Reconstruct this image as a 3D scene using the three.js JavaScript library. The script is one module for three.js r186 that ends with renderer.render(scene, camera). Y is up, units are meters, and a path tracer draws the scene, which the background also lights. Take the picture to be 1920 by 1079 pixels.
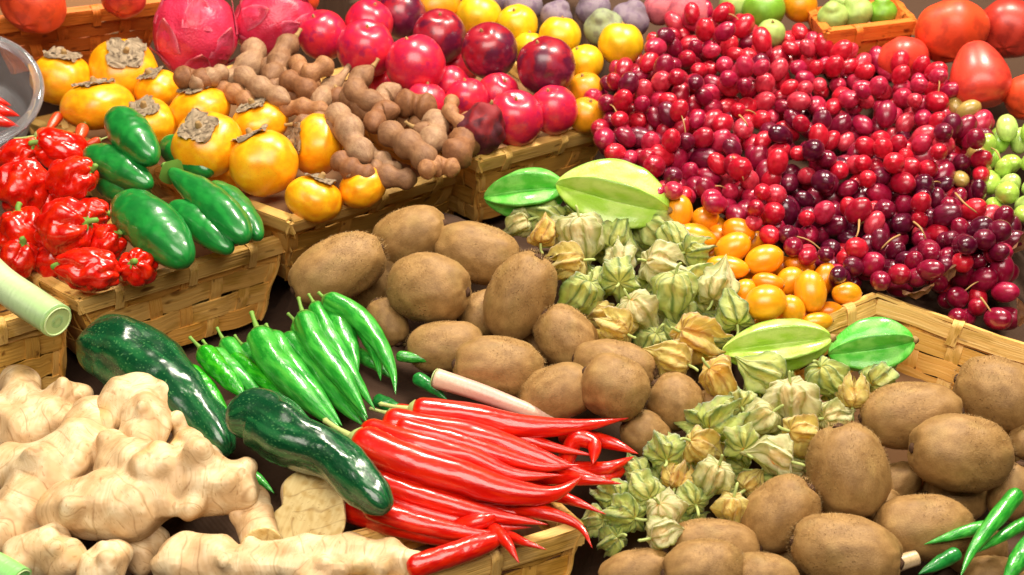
import * as THREE from 'three';
import { createNoise3D } from 'simplex-noise';
import { MarchingCubes } from 'three/addons/objects/MarchingCubes.js';
import { RectAreaLightUniformsLib } from 'three/addons/lights/RectAreaLightUniformsLib.js';
import * as BGU from 'three/addons/utils/BufferGeometryUtils.js';

// ---------------------------------------------------------------- camera, light, exposure
const V = (x, y, z) => new THREE.Vector3(x, y, z);
const scene = new THREE.Scene();
scene.background = new THREE.Color(0x000000);
const PITCH = THREE.MathUtils.degToRad(23), DIST = 1.08, FOV = 24, LEVEL = 0.20, SLOPE = Math.tan(THREE.MathUtils.degToRad(20));
const camera = new THREE.PerspectiveCamera(FOV, 1024 / 575, 0.05, 20);
camera.position.set(0, LEVEL + DIST * Math.sin(PITCH), DIST * Math.cos(PITCH));
camera.lookAt(0, LEVEL, 0);
camera.focus = 1.0;
camera.userData.fStop = 11;
const renderer = new THREE.WebGLRenderer({ antialias: true });
renderer.toneMapping = THREE.LinearToneMapping;
renderer.toneMappingExposure = 1.85;
renderer.shadowMap.enabled = true;
RectAreaLightUniformsLib.init();

// market lamps over the stall, all outside the frame: [name, label, position, aim, width, depth, intensity, colour]
const LAMPS = [
  ['panel_lamp', 'warm lamp panel hanging above the persimmons and plums', V(-0.12, 1.50, -0.40), V(-0.05, 0.2, 0.0), 0.18, 0.32, 50, 0xfff2e0],
  ['panel_lamp', 'warm lamp panel hanging above the red grapes', V(0.60, 1.50, -0.22), V(0.05, 0.2, 0.02), 0.18, 0.32, 78, 0xfff2e0],
  ['ceiling_light', 'wide soft light panel above the front of the stall', V(-0.1, 1.45, 1.25), V(0, 0.2, 0.05), 1.6, 0.8, 3.9, 0xfff3e6],
];

// ---------------------------------------------------------------- helpers
function mulberry(a) { return () => { a |= 0; a = a + 0x6D2B79F5 | 0; let t = Math.imul(a ^ a >>> 15, 1 | a); t = t + Math.imul(t ^ t >>> 7, 61 | t) ^ t; return ((t ^ t >>> 14) >>> 0) / 4294967296; }; }
const rnd = mulberry(20240611), n3 = createNoise3D(mulberry(77));
const rr = (a, b) => a + (b - a) * rnd();
const clamp = (x, a = 0, b = 1) => Math.min(b, Math.max(a, x));
const lerp = (a, b, t) => a + (b - a) * t;
const smooth = (a, b, x) => { const t = clamp((x - a) / (b - a)); return t * t * (3 - 2 * t); };
const fbm = (x, y, z, o = 4) => { let s = 0, a = 0.5; for (let i = 0; i < o; i++) { s += a * n3(x, y, z); x *= 2.03; y *= 2.03; z *= 2.03; a *= 0.5; } return s; };

// reference drawing size 1920 x 1079: a point of it, on the sloping display plane lifted by `off` metres
const FPX = 539.5 / Math.tan(THREE.MathUtils.degToRad(FOV / 2));
const RIGHT = V(1, 0, 0), UPV = V(0, Math.cos(PITCH), -Math.sin(PITCH)), TOWARD = V(0, Math.sin(PITCH), Math.cos(PITCH));
const dirOf = (px, py) => TOWARD.clone().negate().addScaledVector(RIGHT, (px - 960) / FPX).addScaledVector(UPV, (539.5 - py) / FPX);
function at(px, py, off = 0) {
  const d = dirOf(px, py), c = camera.position, t = (LEVEL + off - SLOPE * c.z - c.y) / (d.y + SLOPE * d.z);
  return c.clone().addScaledVector(d, t);
}
function atLevel(px, py, y) { const d = dirOf(px, py), c = camera.position; return c.clone().addScaledVector(d, (y - c.y) / d.y); }
const depthOf = (p) => -p.clone().sub(camera.position).dot(TOWARD);
const metres = (px, p) => px * depthOf(p) / FPX;
// a turn that lays the y axis of a thing along a direction: `ang` degrees anticlockwise across the view, `tilt` degrees towards it
function lay(ang, tilt = 0, spin = 0) {
  const a = ang * Math.PI / 180, t = tilt * Math.PI / 180;
  const ax = V(0, 0, 0).addScaledVector(RIGHT, Math.cos(a) * Math.cos(t)).addScaledVector(UPV, Math.sin(a) * Math.cos(t)).addScaledVector(TOWARD, Math.sin(t)).normalize();
  const q = new THREE.Quaternion().setFromUnitVectors(V(0, 1, 0), ax);
  return q.multiply(new THREE.Quaternion().setFromAxisAngle(V(0, 1, 0), spin));
}
const names = new Map();
function numbered(n) { const k = names.get(n) ?? 0; names.set(n, k + 1); return k ? `${n}_${String(k).padStart(3, '0')}` : n; }
function thing(name, label, category, pos, group) {
  const o = new THREE.Group(); o.name = numbered(name); o.position.copy(pos); scene.add(o);
  o.userData = { label, category }; if (group) o.userData.group = group;
  return o;
}
function part(name, geo, mat, parent) {
  const m = new THREE.Mesh(geo, mat); m.name = name; m.castShadow = m.receiveShadow = true; parent.add(m); return m;
}
const supports = [];                                     // what the dark cloth lies under
const rests = (p, r, bottom) => supports.push([p.x, p.z, r, bottom]);

// a closed or open sheet of (nu x nv) faces; f(u, v, out) gives a point; around = joined in u; poles = rows 0 and nv shrink to a point
function gridGeo(nu, nv, f, { around = true, poles = true, color, uvs = [1, 1] } = {}) {
  const P = new Float32Array((nu + 1) * (nv + 1) * 3), T = new Float32Array((nu + 1) * (nv + 1) * 2), C = color && new Float32Array(P.length), p = V(0, 0, 0), c = new THREE.Color();
  for (let j = 0, k = 0; j <= nv; j++) for (let i = 0; i <= nu; i++, k++) {
    const u = i / nu, v = j / nv; f(around && i === nu ? 0 : u, v, p); p.toArray(P, k * 3); T[k * 2] = u * uvs[0]; T[k * 2 + 1] = v * uvs[1];
    if (C) { color(around && i === nu ? 0 : u, v, p, c); c.toArray(C, k * 3); }
  }
  let I = [];
  for (let j = 0; j < nv; j++) for (let i = 0; i < nu; i++) {
    const a = j * (nu + 1) + i, b = a + 1, d = a + nu + 1, e = d + 1;
    if (!(poles && j === 0)) I.push(a, b, d); if (!(poles && j === nv - 1)) I.push(b, e, d);
  }
  if (poles) {                                           // outward faces
    let vol = 0; const q = (i) => V(P[i * 3], P[i * 3 + 1], P[i * 3 + 2]), o = q(0);
    for (let k = 0; k < I.length; k += 3) vol += q(I[k]).sub(o).dot(q(I[k + 1]).sub(o).cross(q(I[k + 2]).sub(o)));
    if (vol < 0) for (let k = 0; k < I.length; k += 3) { const t = I[k]; I[k] = I[k + 1]; I[k + 1] = t; }
  }
  const g = new THREE.BufferGeometry(); g.setIndex(I);
  g.setAttribute('position', new THREE.BufferAttribute(P, 3)); g.setAttribute('uv', new THREE.BufferAttribute(T, 2));
  if (C) g.setAttribute('color', new THREE.BufferAttribute(C, 3));
  g.computeVertexNormals(); const N = g.attributes.normal;
  if (around) for (let j = 0; j <= nv; j++) { const a = j * (nu + 1), b = a + nu, m = V(N.getX(a) + N.getX(b), N.getY(a) + N.getY(b), N.getZ(a) + N.getZ(b)).normalize(); N.setXYZ(a, m.x, m.y, m.z); N.setXYZ(b, m.x, m.y, m.z); }
  if (poles) for (const j of [0, nv]) { const m = V(0, 0, 0); for (let i = 0; i < nu; i++) { const k = j * (nu + 1) + i; m.add(V(N.getX(k), N.getY(k), N.getZ(k))); } m.normalize(); for (let i = 0; i <= nu; i++) { const k = j * (nu + 1) + i; N.setXYZ(k, m.x, m.y, m.z); } }
  return g;
}
// a ball-like body: shape(dir, theta, phi) gives the radius factor
function blob(nu, nv, sx, sy, sz, shape, color) {
  const d = V(0, 0, 0);
  return gridGeo(nu, nv, (u, v, p) => {
    const th = u * 2 * Math.PI, ph = v * Math.PI; d.set(Math.sin(ph) * Math.cos(th), Math.cos(ph), Math.sin(ph) * Math.sin(th));
    const k = shape ? shape(d, th, ph) : 1; p.set(d.x * sx * k, d.y * sy * k, d.z * sz * k);
  }, { color });
}
// a body swept along points; radius(t) in metres; around(th, t) multiplies it
function sweep(pts, radius, { n = 48, m = 22, around, color, closedCurve } = {}) {
  const curve = pts.length > 2 ? new THREE.CatmullRomCurve3(pts, false, 'centripetal') : new THREE.LineCurve3(pts[0], pts[1]);
  const fr = curve.computeFrenetFrames(n, false), P = [];
  for (let j = 0; j <= n; j++) P.push(curve.getPointAt(j / n));
  return gridGeo(m, n, (u, v, p) => {
    const j = Math.round(v * n), th = u * 2 * Math.PI, r = radius(v) * (around ? around(th, v) : 1);
    p.copy(P[j]).addScaledVector(fr.normals[j], Math.cos(th) * r).addScaledVector(fr.binormals[j], Math.sin(th) * r);
  }, { color });
}
const middle = (pts) => pts.reduce((s, p) => s.add(p), V(0, 0, 0)).divideScalar(pts.length);
const local = (pts, o) => pts.map((p) => p.clone().sub(o));

// ---------------------------------------------------------------- textures and materials
function texture(w, h, fn, srgb = true, ball = true) {
  const d = new Uint8Array(w * h * 4);
  for (let j = 0, k = 0; j < h; j++) for (let i = 0; i < w; i++, k += 4) {
    const u = (i + 0.5) / w, v = (j + 0.5) / h, th = u * 2 * Math.PI, ph = v * Math.PI;
    const c = ball ? fn(Math.sin(ph) * Math.cos(th), -Math.cos(ph), Math.sin(ph) * Math.sin(th), u, v) : fn(Math.cos(th), v, Math.sin(th), u, v);
    d[k] = c[0]; d[k + 1] = c[1]; d[k + 2] = c[2]; d[k + 3] = 255;
  }
    const t = new THREE.DataTexture(d, w, h); t.magFilter = THREE.LinearFilter; t.minFilter = THREE.LinearMipmapLinearFilter; t.generateMipmaps = true;
  t.wrapS = t.wrapT = THREE.RepeatWrapping; if (srgb) t.colorSpace = THREE.SRGBColorSpace; t.needsUpdate = true; return t;
}
const grey = (x) => { const c = clamp(x, 0, 1) * 255; return [c, c, c]; };
const mixc = (a, b, t) => [lerp(a[0], b[0], t), lerp(a[1], b[1], t), lerp(a[2], b[2], t)];
const hex = (h) => [(h >> 16) & 255, (h >> 8) & 255, h & 255];
const phys = (o) => new THREE.MeshPhysicalMaterial({ side: THREE.DoubleSide, ...o });

const T = {};
T.fine = texture(512, 256, (x, y, z) => grey(0.5 + 0.5 * fbm(x * 14, y * 14, z * 14, 4)), false);
T.dimple = texture(256, 256, (x, y, z) => grey(0.5 + 0.35 * fbm(x * 2.2, y * 12, z * 2.2, 3) + 0.18 * n3(x * 6, y * 30, z * 6)), false, false);
T.pores = texture(512, 256, (x, y, z) => grey(0.55 + 0.45 * Math.min(0.4, n3(x * 26, y * 26, z * 26) + 0.3) + 0.1 * n3(x * 4, y * 4, z * 4)), false);
T.fuzz = texture(512, 512, (x, y, z) => grey(0.5 + 0.4 * n3(x * 60, y * 34, z * 60) + 0.2 * n3(x * 26, y * 14, z * 26)), false);
T.smudge = texture(256, 256, (x, y, z) => grey(0.62 + 0.5 * fbm(x * 2.4, y * 7, z * 2.4, 4)), false, false);
T.kiwi = texture(512, 512, (x, y, z, u, v) => {
  const a = 0.5 + 0.5 * fbm(x * 2.2, y * 2.2, z * 2.2, 3), f = n3(x * 48, y * 17, z * 48) * 0.5 + n3(x * 26, y * 11, z * 26) * 0.5;
  let c = mixc(hex(0x7c5a2c), hex(0xb48e56), clamp(a * 0.9 + f * 0.22)); c = mixc(c, hex(0x6a4a24), clamp(-f * 0.5 - 0.18)); 
  return mixc(c, hex(0x9c8a4a), 0.15 * smooth(0.1, 0.7, n3(x * 1.3 + 9, y * 1.3, z * 1.3)));
});
T.plum = texture(512, 256, (x, y, z, u, v) => {
  const a = fbm(x * 2.3, y * 1.2, z * 2.3, 4), s = n3(x * 40, y * 40, z * 40);
  let g = 0.93 + 0.09 * a; if (s > 0.72) g += 0.05; return grey(g);
});
T.bloom = texture(256, 256, (x, y, z) => {
  const a = fbm(x * 1.6, y * 1.6, z * 1.6, 4);
  return mixc([255, 255, 255], [205, 190, 215], smooth(-0.1, 0.5, a) * 0.7);
});
T.grape = texture(256, 128, (x, y, z) => {
  const a = fbm(x * 1.5 + 4, y * 1.5, z * 1.5, 4), b = fbm(x * 6, y * 6, z * 6, 2);
  return mixc([255, 250, 250], [225, 140, 180], clamp(smooth(-0.35, 0.6, a) + 0.15 * b));
});
T.darkplum = texture(512, 256, (x, y, z) => {
  const a = fbm(x * 1.2 + 3, y * 1.2 + 1, z * 1.2, 4), s = n3(x * 36, y * 36, z * 36);
  let c = mixc(hex(0x5a1230), hex(0x9b1526), smooth(-0.1, 0.45, -y * 0.55 + a * 0.9)); c = mixc(c, hex(0x7a4a72), 0.35 * smooth(0.0, 0.5, a + y * 0.3));
  return s > 0.7 ? mixc(c, hex(0xc07a80), 0.35) : c;
});
T.redplum = texture(512, 256, (x, y, z) => {
  const a = fbm(x * 1.6 + 8, y * 1.3, z * 1.6, 4), s = n3(x * 44, y * 44, z * 44);
  let c = mixc(hex(0xc81a3e), hex(0xe02a38), smooth(-0.3, 0.4, a)); c = mixc(c, hex(0xb0174a), smooth(0.05, 0.55, fbm(x * 2 + 20, y * 2, z * 2, 3)));
  return s > 0.68 ? mixc(c, hex(0xf08090), 0.3) : c;
});
T.persimmon = texture(512, 256, (x, y, z) => {
  const a = fbm(x * 2, y * 2, z * 2, 4), s = n3(x * 20, y * 20, z * 20);
  let c = mixc(hex(0xf49c08), hex(0xf9b414), smooth(-0.4, 0.4, a)); c = mixc(c, hex(0xec8408), 0.6 * smooth(0.15, 0.6, fbm(x * 1.1 + 5, y * 1.1, z * 1.1, 2)));
  return s > 0.78 ? mixc(c, hex(0x8a4a10), 0.3) : c;
});
T.bamboo = texture(512, 128, (x, y, z, u, v) => {
  const g = n3(u * 3, v * 40, 1) * 0.5 + n3(u * 8, v * 90, 5) * 0.3, st = fbm(u * 5, v * 3, 9, 4);
  let c = mixc(hex(0xdcae5c), hex(0xf6da98), clamp(0.5 + 0.5 * g)); c = mixc(c, hex(0xb8923c), smooth(0.1, 0.5, st) * 0.6); c = mixc(c, hex(0x6f4618), smooth(0.35, 0.7, fbm(u * 9 + 3, v * 4, 2, 3)) * 0.8);
  return c;
}, true, false);
T.grain = texture(512, 128, (x, y, z, u, v) => grey(0.5 + 0.35 * n3(u * 3, v * 40, 1) + 0.2 * n3(u * 8, v * 90, 5)), false, false);
T.tamarind = texture(256, 256, (x, y, z, u, v) => {
  const a = fbm(x * 2, v * 9, z * 2, 4), s = n3(x * 14, v * 60, z * 14);
  let c = mixc(hex(0x8e6a4c), hex(0xac8a66), clamp(0.5 + a * 0.8)); c = mixc(c, hex(0x5c3a24), smooth(0.4, 0.8, s) * 0.5); return c;
}, true, false);
T.cucumber = texture(512, 512, (x, y, z, u, v) => {
  const st = n3(x * 3.2, v * 1.6, z * 3.2), sp = n3(x * 9, v * 44, z * 9), a = fbm(x * 2, v * 8, z * 2, 3);
  let c = mixc(hex(0x0d3f22), hex(0x1c5c30), smooth(-0.5, 0.6, st + a * 0.6)); if (sp > 0.62) c = mixc(c, hex(0x6f9a5c), 0.55 * smooth(0.62, 0.8, sp)); return c;
}, true, false);
T.green = texture(256, 256, (x, y, z, u, v) => {
  const a = fbm(x * 1.5, v * 5, z * 1.5, 3); let c = mixc(hex(0x1c8622), hex(0x40ac38), smooth(-0.4, 0.4, a)); c = mixc(c, hex(0x62b438), 0.35 * smooth(0.25, 0.7, n3(x * 1.1 + 9, v * 2.4, z * 1.1))); return n3(x * 5, v * 34, z * 5) > 0.8 ? mixc(c, hex(0xa8cc78), 0.35) : c;
}, true, false);
T.jalapeno = texture(256, 256, (x, y, z, u, v) => {
  const a = fbm(x * 1.3 + 2, v * 4, z * 1.3, 3); return mixc(hex(0x12702a), hex(0x1f8a35), smooth(-0.4, 0.45, a));
}, true, false);
T.redchili = texture(256, 256, (x, y, z, u, v) => {
  const a = fbm(x * 1.4 + 5, v * 5, z * 1.4, 3); let c = mixc(hex(0xc81006), hex(0xe02408), smooth(-0.4, 0.4, a)); c = mixc(c, hex(0xe84a14), 0.3 * smooth(0.3, 0.7, n3(x * 1.1 + 9, v * 3, z * 1.1))); return n3(x * 5, v * 34, z * 5) > 0.8 ? mixc(c, hex(0xf08060), 0.35) : c;
}, true, false);
T.cloth = texture(256, 256, (x, y, z, u, v) => grey(0.5 + 0.25 * Math.sin(u * 2 * Math.PI * 64) * Math.sin(v * 2 * Math.PI * 64) + 0.3 * n3(u * 30, v * 30, 0)), false, false);

T.ginger = texture(512, 512, (x, y, z, u, v) => {
  const w = v + 0.012 * n3(Math.cos(u * 6.283) * 1.6, Math.sin(u * 6.283) * 1.6, 3), ring = Math.pow(0.5 + 0.5 * Math.cos(w * 4 * 2 * Math.PI), 60), fib = n3(Math.cos(u * 6.283) * 9, Math.sin(u * 6.283) * 9, v * 5), sp = n3(Math.cos(u * 6.283) * 5, v * 40, Math.sin(u * 6.283) * 5);
  let c = mixc([255, 251, 244], [240, 228, 208], clamp(0.5 + 0.5 * fib)); c = mixc(c, [150, 116, 78], ring * 0.5 * (0.6 + 0.4 * n3(Math.cos(u * 6.283) * 3, Math.sin(u * 6.283) * 3, Math.round(v * 4) * 5))); if (sp > 0.78) c = mixc(c, [178, 144, 102], 0.45); return c;
}, true, false);
const M = {
  kiwi: phys({ map: T.kiwi, roughness: 0.6, bumpMap: T.fuzz, bumpScale: 0.0002, sheen: 0.55, sheenRoughness: 0.45, sheenColor: new THREE.Color(0xc89c62) }),
  fuzz: phys({ color: 0xc09c64, roughness: 0.8 }),
  kiwiEnd: phys({ color: 0x4a2f18, roughness: 0.9 }),
  redplum: phys({ map: T.redplum, roughness: 0.34, clearcoat: 0.5, clearcoatRoughness: 0.22, bumpMap: T.fine, bumpScale: 0.00008 }),
  darkplum: phys({ map: T.darkplum, roughness: 0.34, clearcoat: 0.55, clearcoatRoughness: 0.2, bumpMap: T.fine, bumpScale: 0.00008 }),
  duskplum: phys({ map: T.darkplum, color: 0xd8a0a0, roughness: 0.7, bumpMap: T.fine, bumpScale: 0.00012 }),
  yellow: phys({ map: T.plum, color: 0xf7c414, roughness: 0.38, clearcoat: 0.3, clearcoatRoughness: 0.3, bumpMap: T.pores, bumpScale: 0.00008 }),
  orangeFruit: phys({ map: T.plum, color: 0xf09a10, roughness: 0.4, clearcoat: 0.3, clearcoatRoughness: 0.3, bumpMap: T.pores, bumpScale: 0.00008 }),
  fig: phys({ map: T.bloom, color: 0x84747f, roughness: 0.75, bumpMap: T.fine, bumpScale: 0.00012 }),
  figGreen: phys({ map: T.bloom, color: 0x8f9a72, roughness: 0.7, bumpMap: T.fine, bumpScale: 0.00012 }),
  peach: phys({ map: T.bloom, color: 0xc8626a, roughness: 0.7, bumpMap: T.fine, bumpScale: 0.0005 }),
  limeGreen: phys({ map: T.plum, color: 0x79ad2c, roughness: 0.45, bumpMap: T.pores, bumpScale: 0.0001 }),
  paleGreen: phys({ map: T.plum, color: 0xa9c465, roughness: 0.5, bumpMap: T.pores, bumpScale: 0.0001 }),
  tomato: phys({ map: T.bloom, color: 0xe84e24, roughness: 0.5, clearcoat: 0.25, clearcoatRoughness: 0.3, bumpMap: T.fine, bumpScale: 0.00012 }),
  tomatoDark: phys({ map: T.bloom, color: 0xc43a28, roughness: 0.4, clearcoat: 0.3, clearcoatRoughness: 0.3, bumpMap: T.fine, bumpScale: 0.00012 }),
  waxapple: phys({ map: T.bloom, color: 0xe04430, roughness: 0.4, clearcoat: 0.35, clearcoatRoughness: 0.25, bumpMap: T.fine, bumpScale: 0.00012 }),
  persimmon: phys({ map: T.persimmon, roughness: 0.36, clearcoat: 0.35, clearcoatRoughness: 0.3, bumpMap: T.fine, bumpScale: 0.00008 }),
  calyx: phys({ vertexColors: true, roughness: 0.9, bumpMap: T.fine, bumpScale: 0.0012 }),
  tamarind: [0xffffff, 0xe0d0c0, 0xd8b898, 0xffe6c8].map((c) => phys({ map: T.tamarind, color: c, roughness: 0.66, bumpMap: T.dimple, bumpScale: 0.0003 })),
  cucumber: phys({ map: T.cucumber, roughness: 0.42, roughnessMap: T.smudge, clearcoat: 0.4, clearcoatRoughness: 0.16, bumpMap: T.dimple, bumpScale: 0.00034 }),
  greenchili: phys({ map: T.green, roughness: 0.34, clearcoat: 0.55, clearcoatRoughness: 0.1, bumpMap: T.dimple, bumpScale: 0.0003 }),
  limechili: phys({ map: T.green, color: 0xd8ff9a, roughness: 0.42, roughnessMap: T.smudge, clearcoat: 0.42, clearcoatRoughness: 0.14, bumpMap: T.dimple, bumpScale: 0.00045 }),
  jalapeno: phys({ map: T.jalapeno, roughness: 0.36, clearcoat: 0.5, clearcoatRoughness: 0.1, bumpMap: T.dimple, bumpScale: 0.00012 }),
  redchili: phys({ map: T.redchili, roughness: 0.3, clearcoat: 0.6, clearcoatRoughness: 0.08, bumpMap: T.dimple, bumpScale: 0.0002 }),
  habanero: phys({ map: T.redchili, roughness: 0.42, roughnessMap: T.smudge, clearcoat: 0.42, clearcoatRoughness: 0.14, bumpMap: T.dimple, bumpScale: 0.0002 }),
  habaneroOrange: phys({ map: T.redchili, color: 0xffe0b0, roughness: 0.24, clearcoat: 0.6, clearcoatRoughness: 0.14, bumpMap: T.dimple, bumpScale: 0.0002 }),
  orangeChili: phys({ color: 0xd9481c, roughness: 0.35, clearcoat: 0.4, clearcoatRoughness: 0.2, bumpMap: T.dimple, bumpScale: 0.0002 }),
  stem: phys({ color: 0x6f9a3a, roughness: 0.6 }),
  paleStem: phys({ color: 0xa9b86a, roughness: 0.6 }),
  drystem: phys({ color: 0x9a7a48, roughness: 0.8 }),
  grapeStem: phys({ color: 0xb08a52, roughness: 0.7 }),
  kumquat: phys({ map: T.plum, color: 0xffa716, roughness: 0.32, clearcoat: 0.45, clearcoatRoughness: 0.22, bumpMap: T.pores, bumpScale: 0.00008 }),
  kumquatDeep: phys({ map: T.plum, color: 0xff940a, roughness: 0.32, clearcoat: 0.45, clearcoatRoughness: 0.22, bumpMap: T.pores, bumpScale: 0.00008 }),
  berry: phys({ color: 0xf0940c, roughness: 0.3, clearcoat: 0.4, clearcoatRoughness: 0.2 }),
  husk: phys({ vertexColors: true, roughness: 0.7, clearcoat: 0.25, clearcoatRoughness: 0.35, transmission: 0.58, thickness: 0, bumpMap: T.fine, bumpScale: 0.0004 }),
  star: phys({ vertexColors: true, roughness: 0.5, clearcoat: 0.6, clearcoatRoughness: 0.16, transmission: 0.15, thickness: 0, bumpMap: T.fine, bumpScale: 0.0005 }),
  ginger: phys({ vertexColors: true, map: T.ginger, roughness: 0.55, bumpMap: T.ginger, bumpScale: 0.00012 }),
  gingerCut: phys({ map: T.plum, color: 0xcdb27c, roughness: 0.7, bumpMap: T.fine, bumpScale: 0.001 }),
  dragon: phys({ vertexColors: true, roughness: 0.42, clearcoat: 0.3, clearcoatRoughness: 0.3, bumpMap: T.fine, bumpScale: 0.0006 }),
  bamboo: [0xfff0d0, 0xffe2b0, 0xf2dca4].map((c) => phys({ map: T.bamboo, color: c, roughness: 0.55, bumpMap: T.grain, bumpScale: 0.0005 })),
  bambooRed: [0xf0a060, 0xe08a48, 0xd88850].map((c) => phys({ map: T.bamboo, color: c, roughness: 0.55, bumpMap: T.grain, bumpScale: 0.0005 })),
  rim: phys({ map: T.bamboo, color: 0xfff6e0, roughness: 0.55, bumpMap: T.grain, bumpScale: 0.0005 }),
  liner: phys({ color: 0x8a6440, roughness: 0.9 }),
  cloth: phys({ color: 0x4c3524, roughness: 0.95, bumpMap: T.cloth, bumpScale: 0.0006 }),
  plastic: phys({ color: 0xf4f6f8, roughness: 0.16, transmission: 0.86, thickness: 0, ior: 1.45 }),
  leaf: phys({ vertexColors: true, roughness: 0.8, transmission: 0.2, thickness: 0, bumpMap: T.fine, bumpScale: 0.001 }),
  leek: phys({ vertexColors: true, roughness: 0.4, clearcoat: 0.25, clearcoatRoughness: 0.3, bumpMap: T.grain, bumpScale: 0.0004 }),
};
const GRAPE = [0xa81230, 0xc01630, 0xd02034, 0x8c1036, 0xa81a44, 0xbc2c4c, 0x6c1032, 0xc63a4a].map((c) => phys({ map: T.grape, color: c, roughness: 0.36, clearcoat: 0.45, clearcoatRoughness: 0.18, sheen: 0.25, sheenRoughness: 0.4, sheenColor: new THREE.Color(0xe86a80), bumpMap: T.fine, bumpScale: 0.00006 }));
const GRAPEDARK = [0x64102e, 0x781232, 0x8c1638, 0x540e2c].map((c) => phys({ map: T.grape, color: c, roughness: 0.28, clearcoat: 0.55, clearcoatRoughness: 0.14, bumpMap: T.fine, bumpScale: 0.00006 }));
const GRAPEGREEN = [0xb8e05a, 0xc8e67a, 0xa6d650].map((c) => phys({ map: T.plum, color: c, roughness: 0.3, clearcoat: 0.5, clearcoatRoughness: 0.16 }));
const GRAPEPALE = phys({ map: T.plum, color: 0xb59a4e, roughness: 0.35, clearcoat: 0.4, clearcoatRoughness: 0.2 });

// ---------------------------------------------------------------- lamps
for (const [name, label, pos, aim, w, d, power, color] of LAMPS) {
  const o = thing(name, label, 'lamp', pos); o.lookAt(aim);
  part('housing', new THREE.BoxGeometry(w + 0.04, d + 0.04, 0.03).translate(0, 0, -0.03), phys({ color: 0x3a3a3a, roughness: 0.6 }), o);
  part('diffuser', new THREE.BoxGeometry(w, d, 0.006).translate(0, 0, -0.01), phys({ color: 0xffffff, emissive: color, emissiveIntensity: 1, roughness: 0.5 }), o);
  const l = new THREE.RectAreaLight(color, power, w, d); l.position.copy(pos).addScaledVector(aim.clone().sub(pos).normalize(), 0.004); l.lookAt(aim); scene.add(l);
}

// ---------------------------------------------------------------- baskets
// a flat strip along points P with width direction W and normal N at each; w wide, t thick
function strip(P, W, N, w, t) {
  const n = P.length - 1, pos = [], uv = [], idx = [];
  const corner = [[-1, -1], [1, -1], [1, 1], [-1, 1]];
  for (let s = 0; s < 4; s++) { const [a, b] = corner[s], [c, d] = corner[(s + 1) % 4], base = pos.length / 3;
    for (let i = 0; i <= n; i++) for (const [e, f, k] of [[a, b, 0], [c, d, 1]]) {
      const p = P[i].clone().addScaledVector(W[i], e * w / 2).addScaledVector(N[i], f * t / 2); pos.push(p.x, p.y, p.z); uv.push(i / n, s % 2 ? 0.9 : k);
    }
    for (let i = 0; i < n; i++) { const a0 = base + i * 2; idx.push(a0, a0 + 2, a0 + 1, a0 + 1, a0 + 2, a0 + 3); }
  }
  for (const i of [0, n]) { const base = pos.length / 3; for (const [e, f] of corner) { const p = P[i].clone().addScaledVector(W[i], e * w / 2).addScaledVector(N[i], f * t / 2); pos.push(p.x, p.y, p.z); uv.push((e + 1) / 2 * 0.1, (f + 1) / 2); } idx.push(base, base + 1, base + 2, base, base + 2, base + 3); }
  const g = new THREE.BufferGeometry(); g.setAttribute('position', new THREE.Float32BufferAttribute(pos, 3)); g.setAttribute('uv', new THREE.Float32BufferAttribute(uv, 2)); g.setIndex(idx); g.computeVertexNormals(); return g;
}
function shiftUV(g) { const u = g.attributes.uv, a = rnd(), b = Math.floor(rnd() * 8) / 8; for (let i = 0; i < u.count; i++) u.setXY(i, u.getX(i) * 0.5 + a, u.getY(i) * 0.22 + b); return g; }
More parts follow.
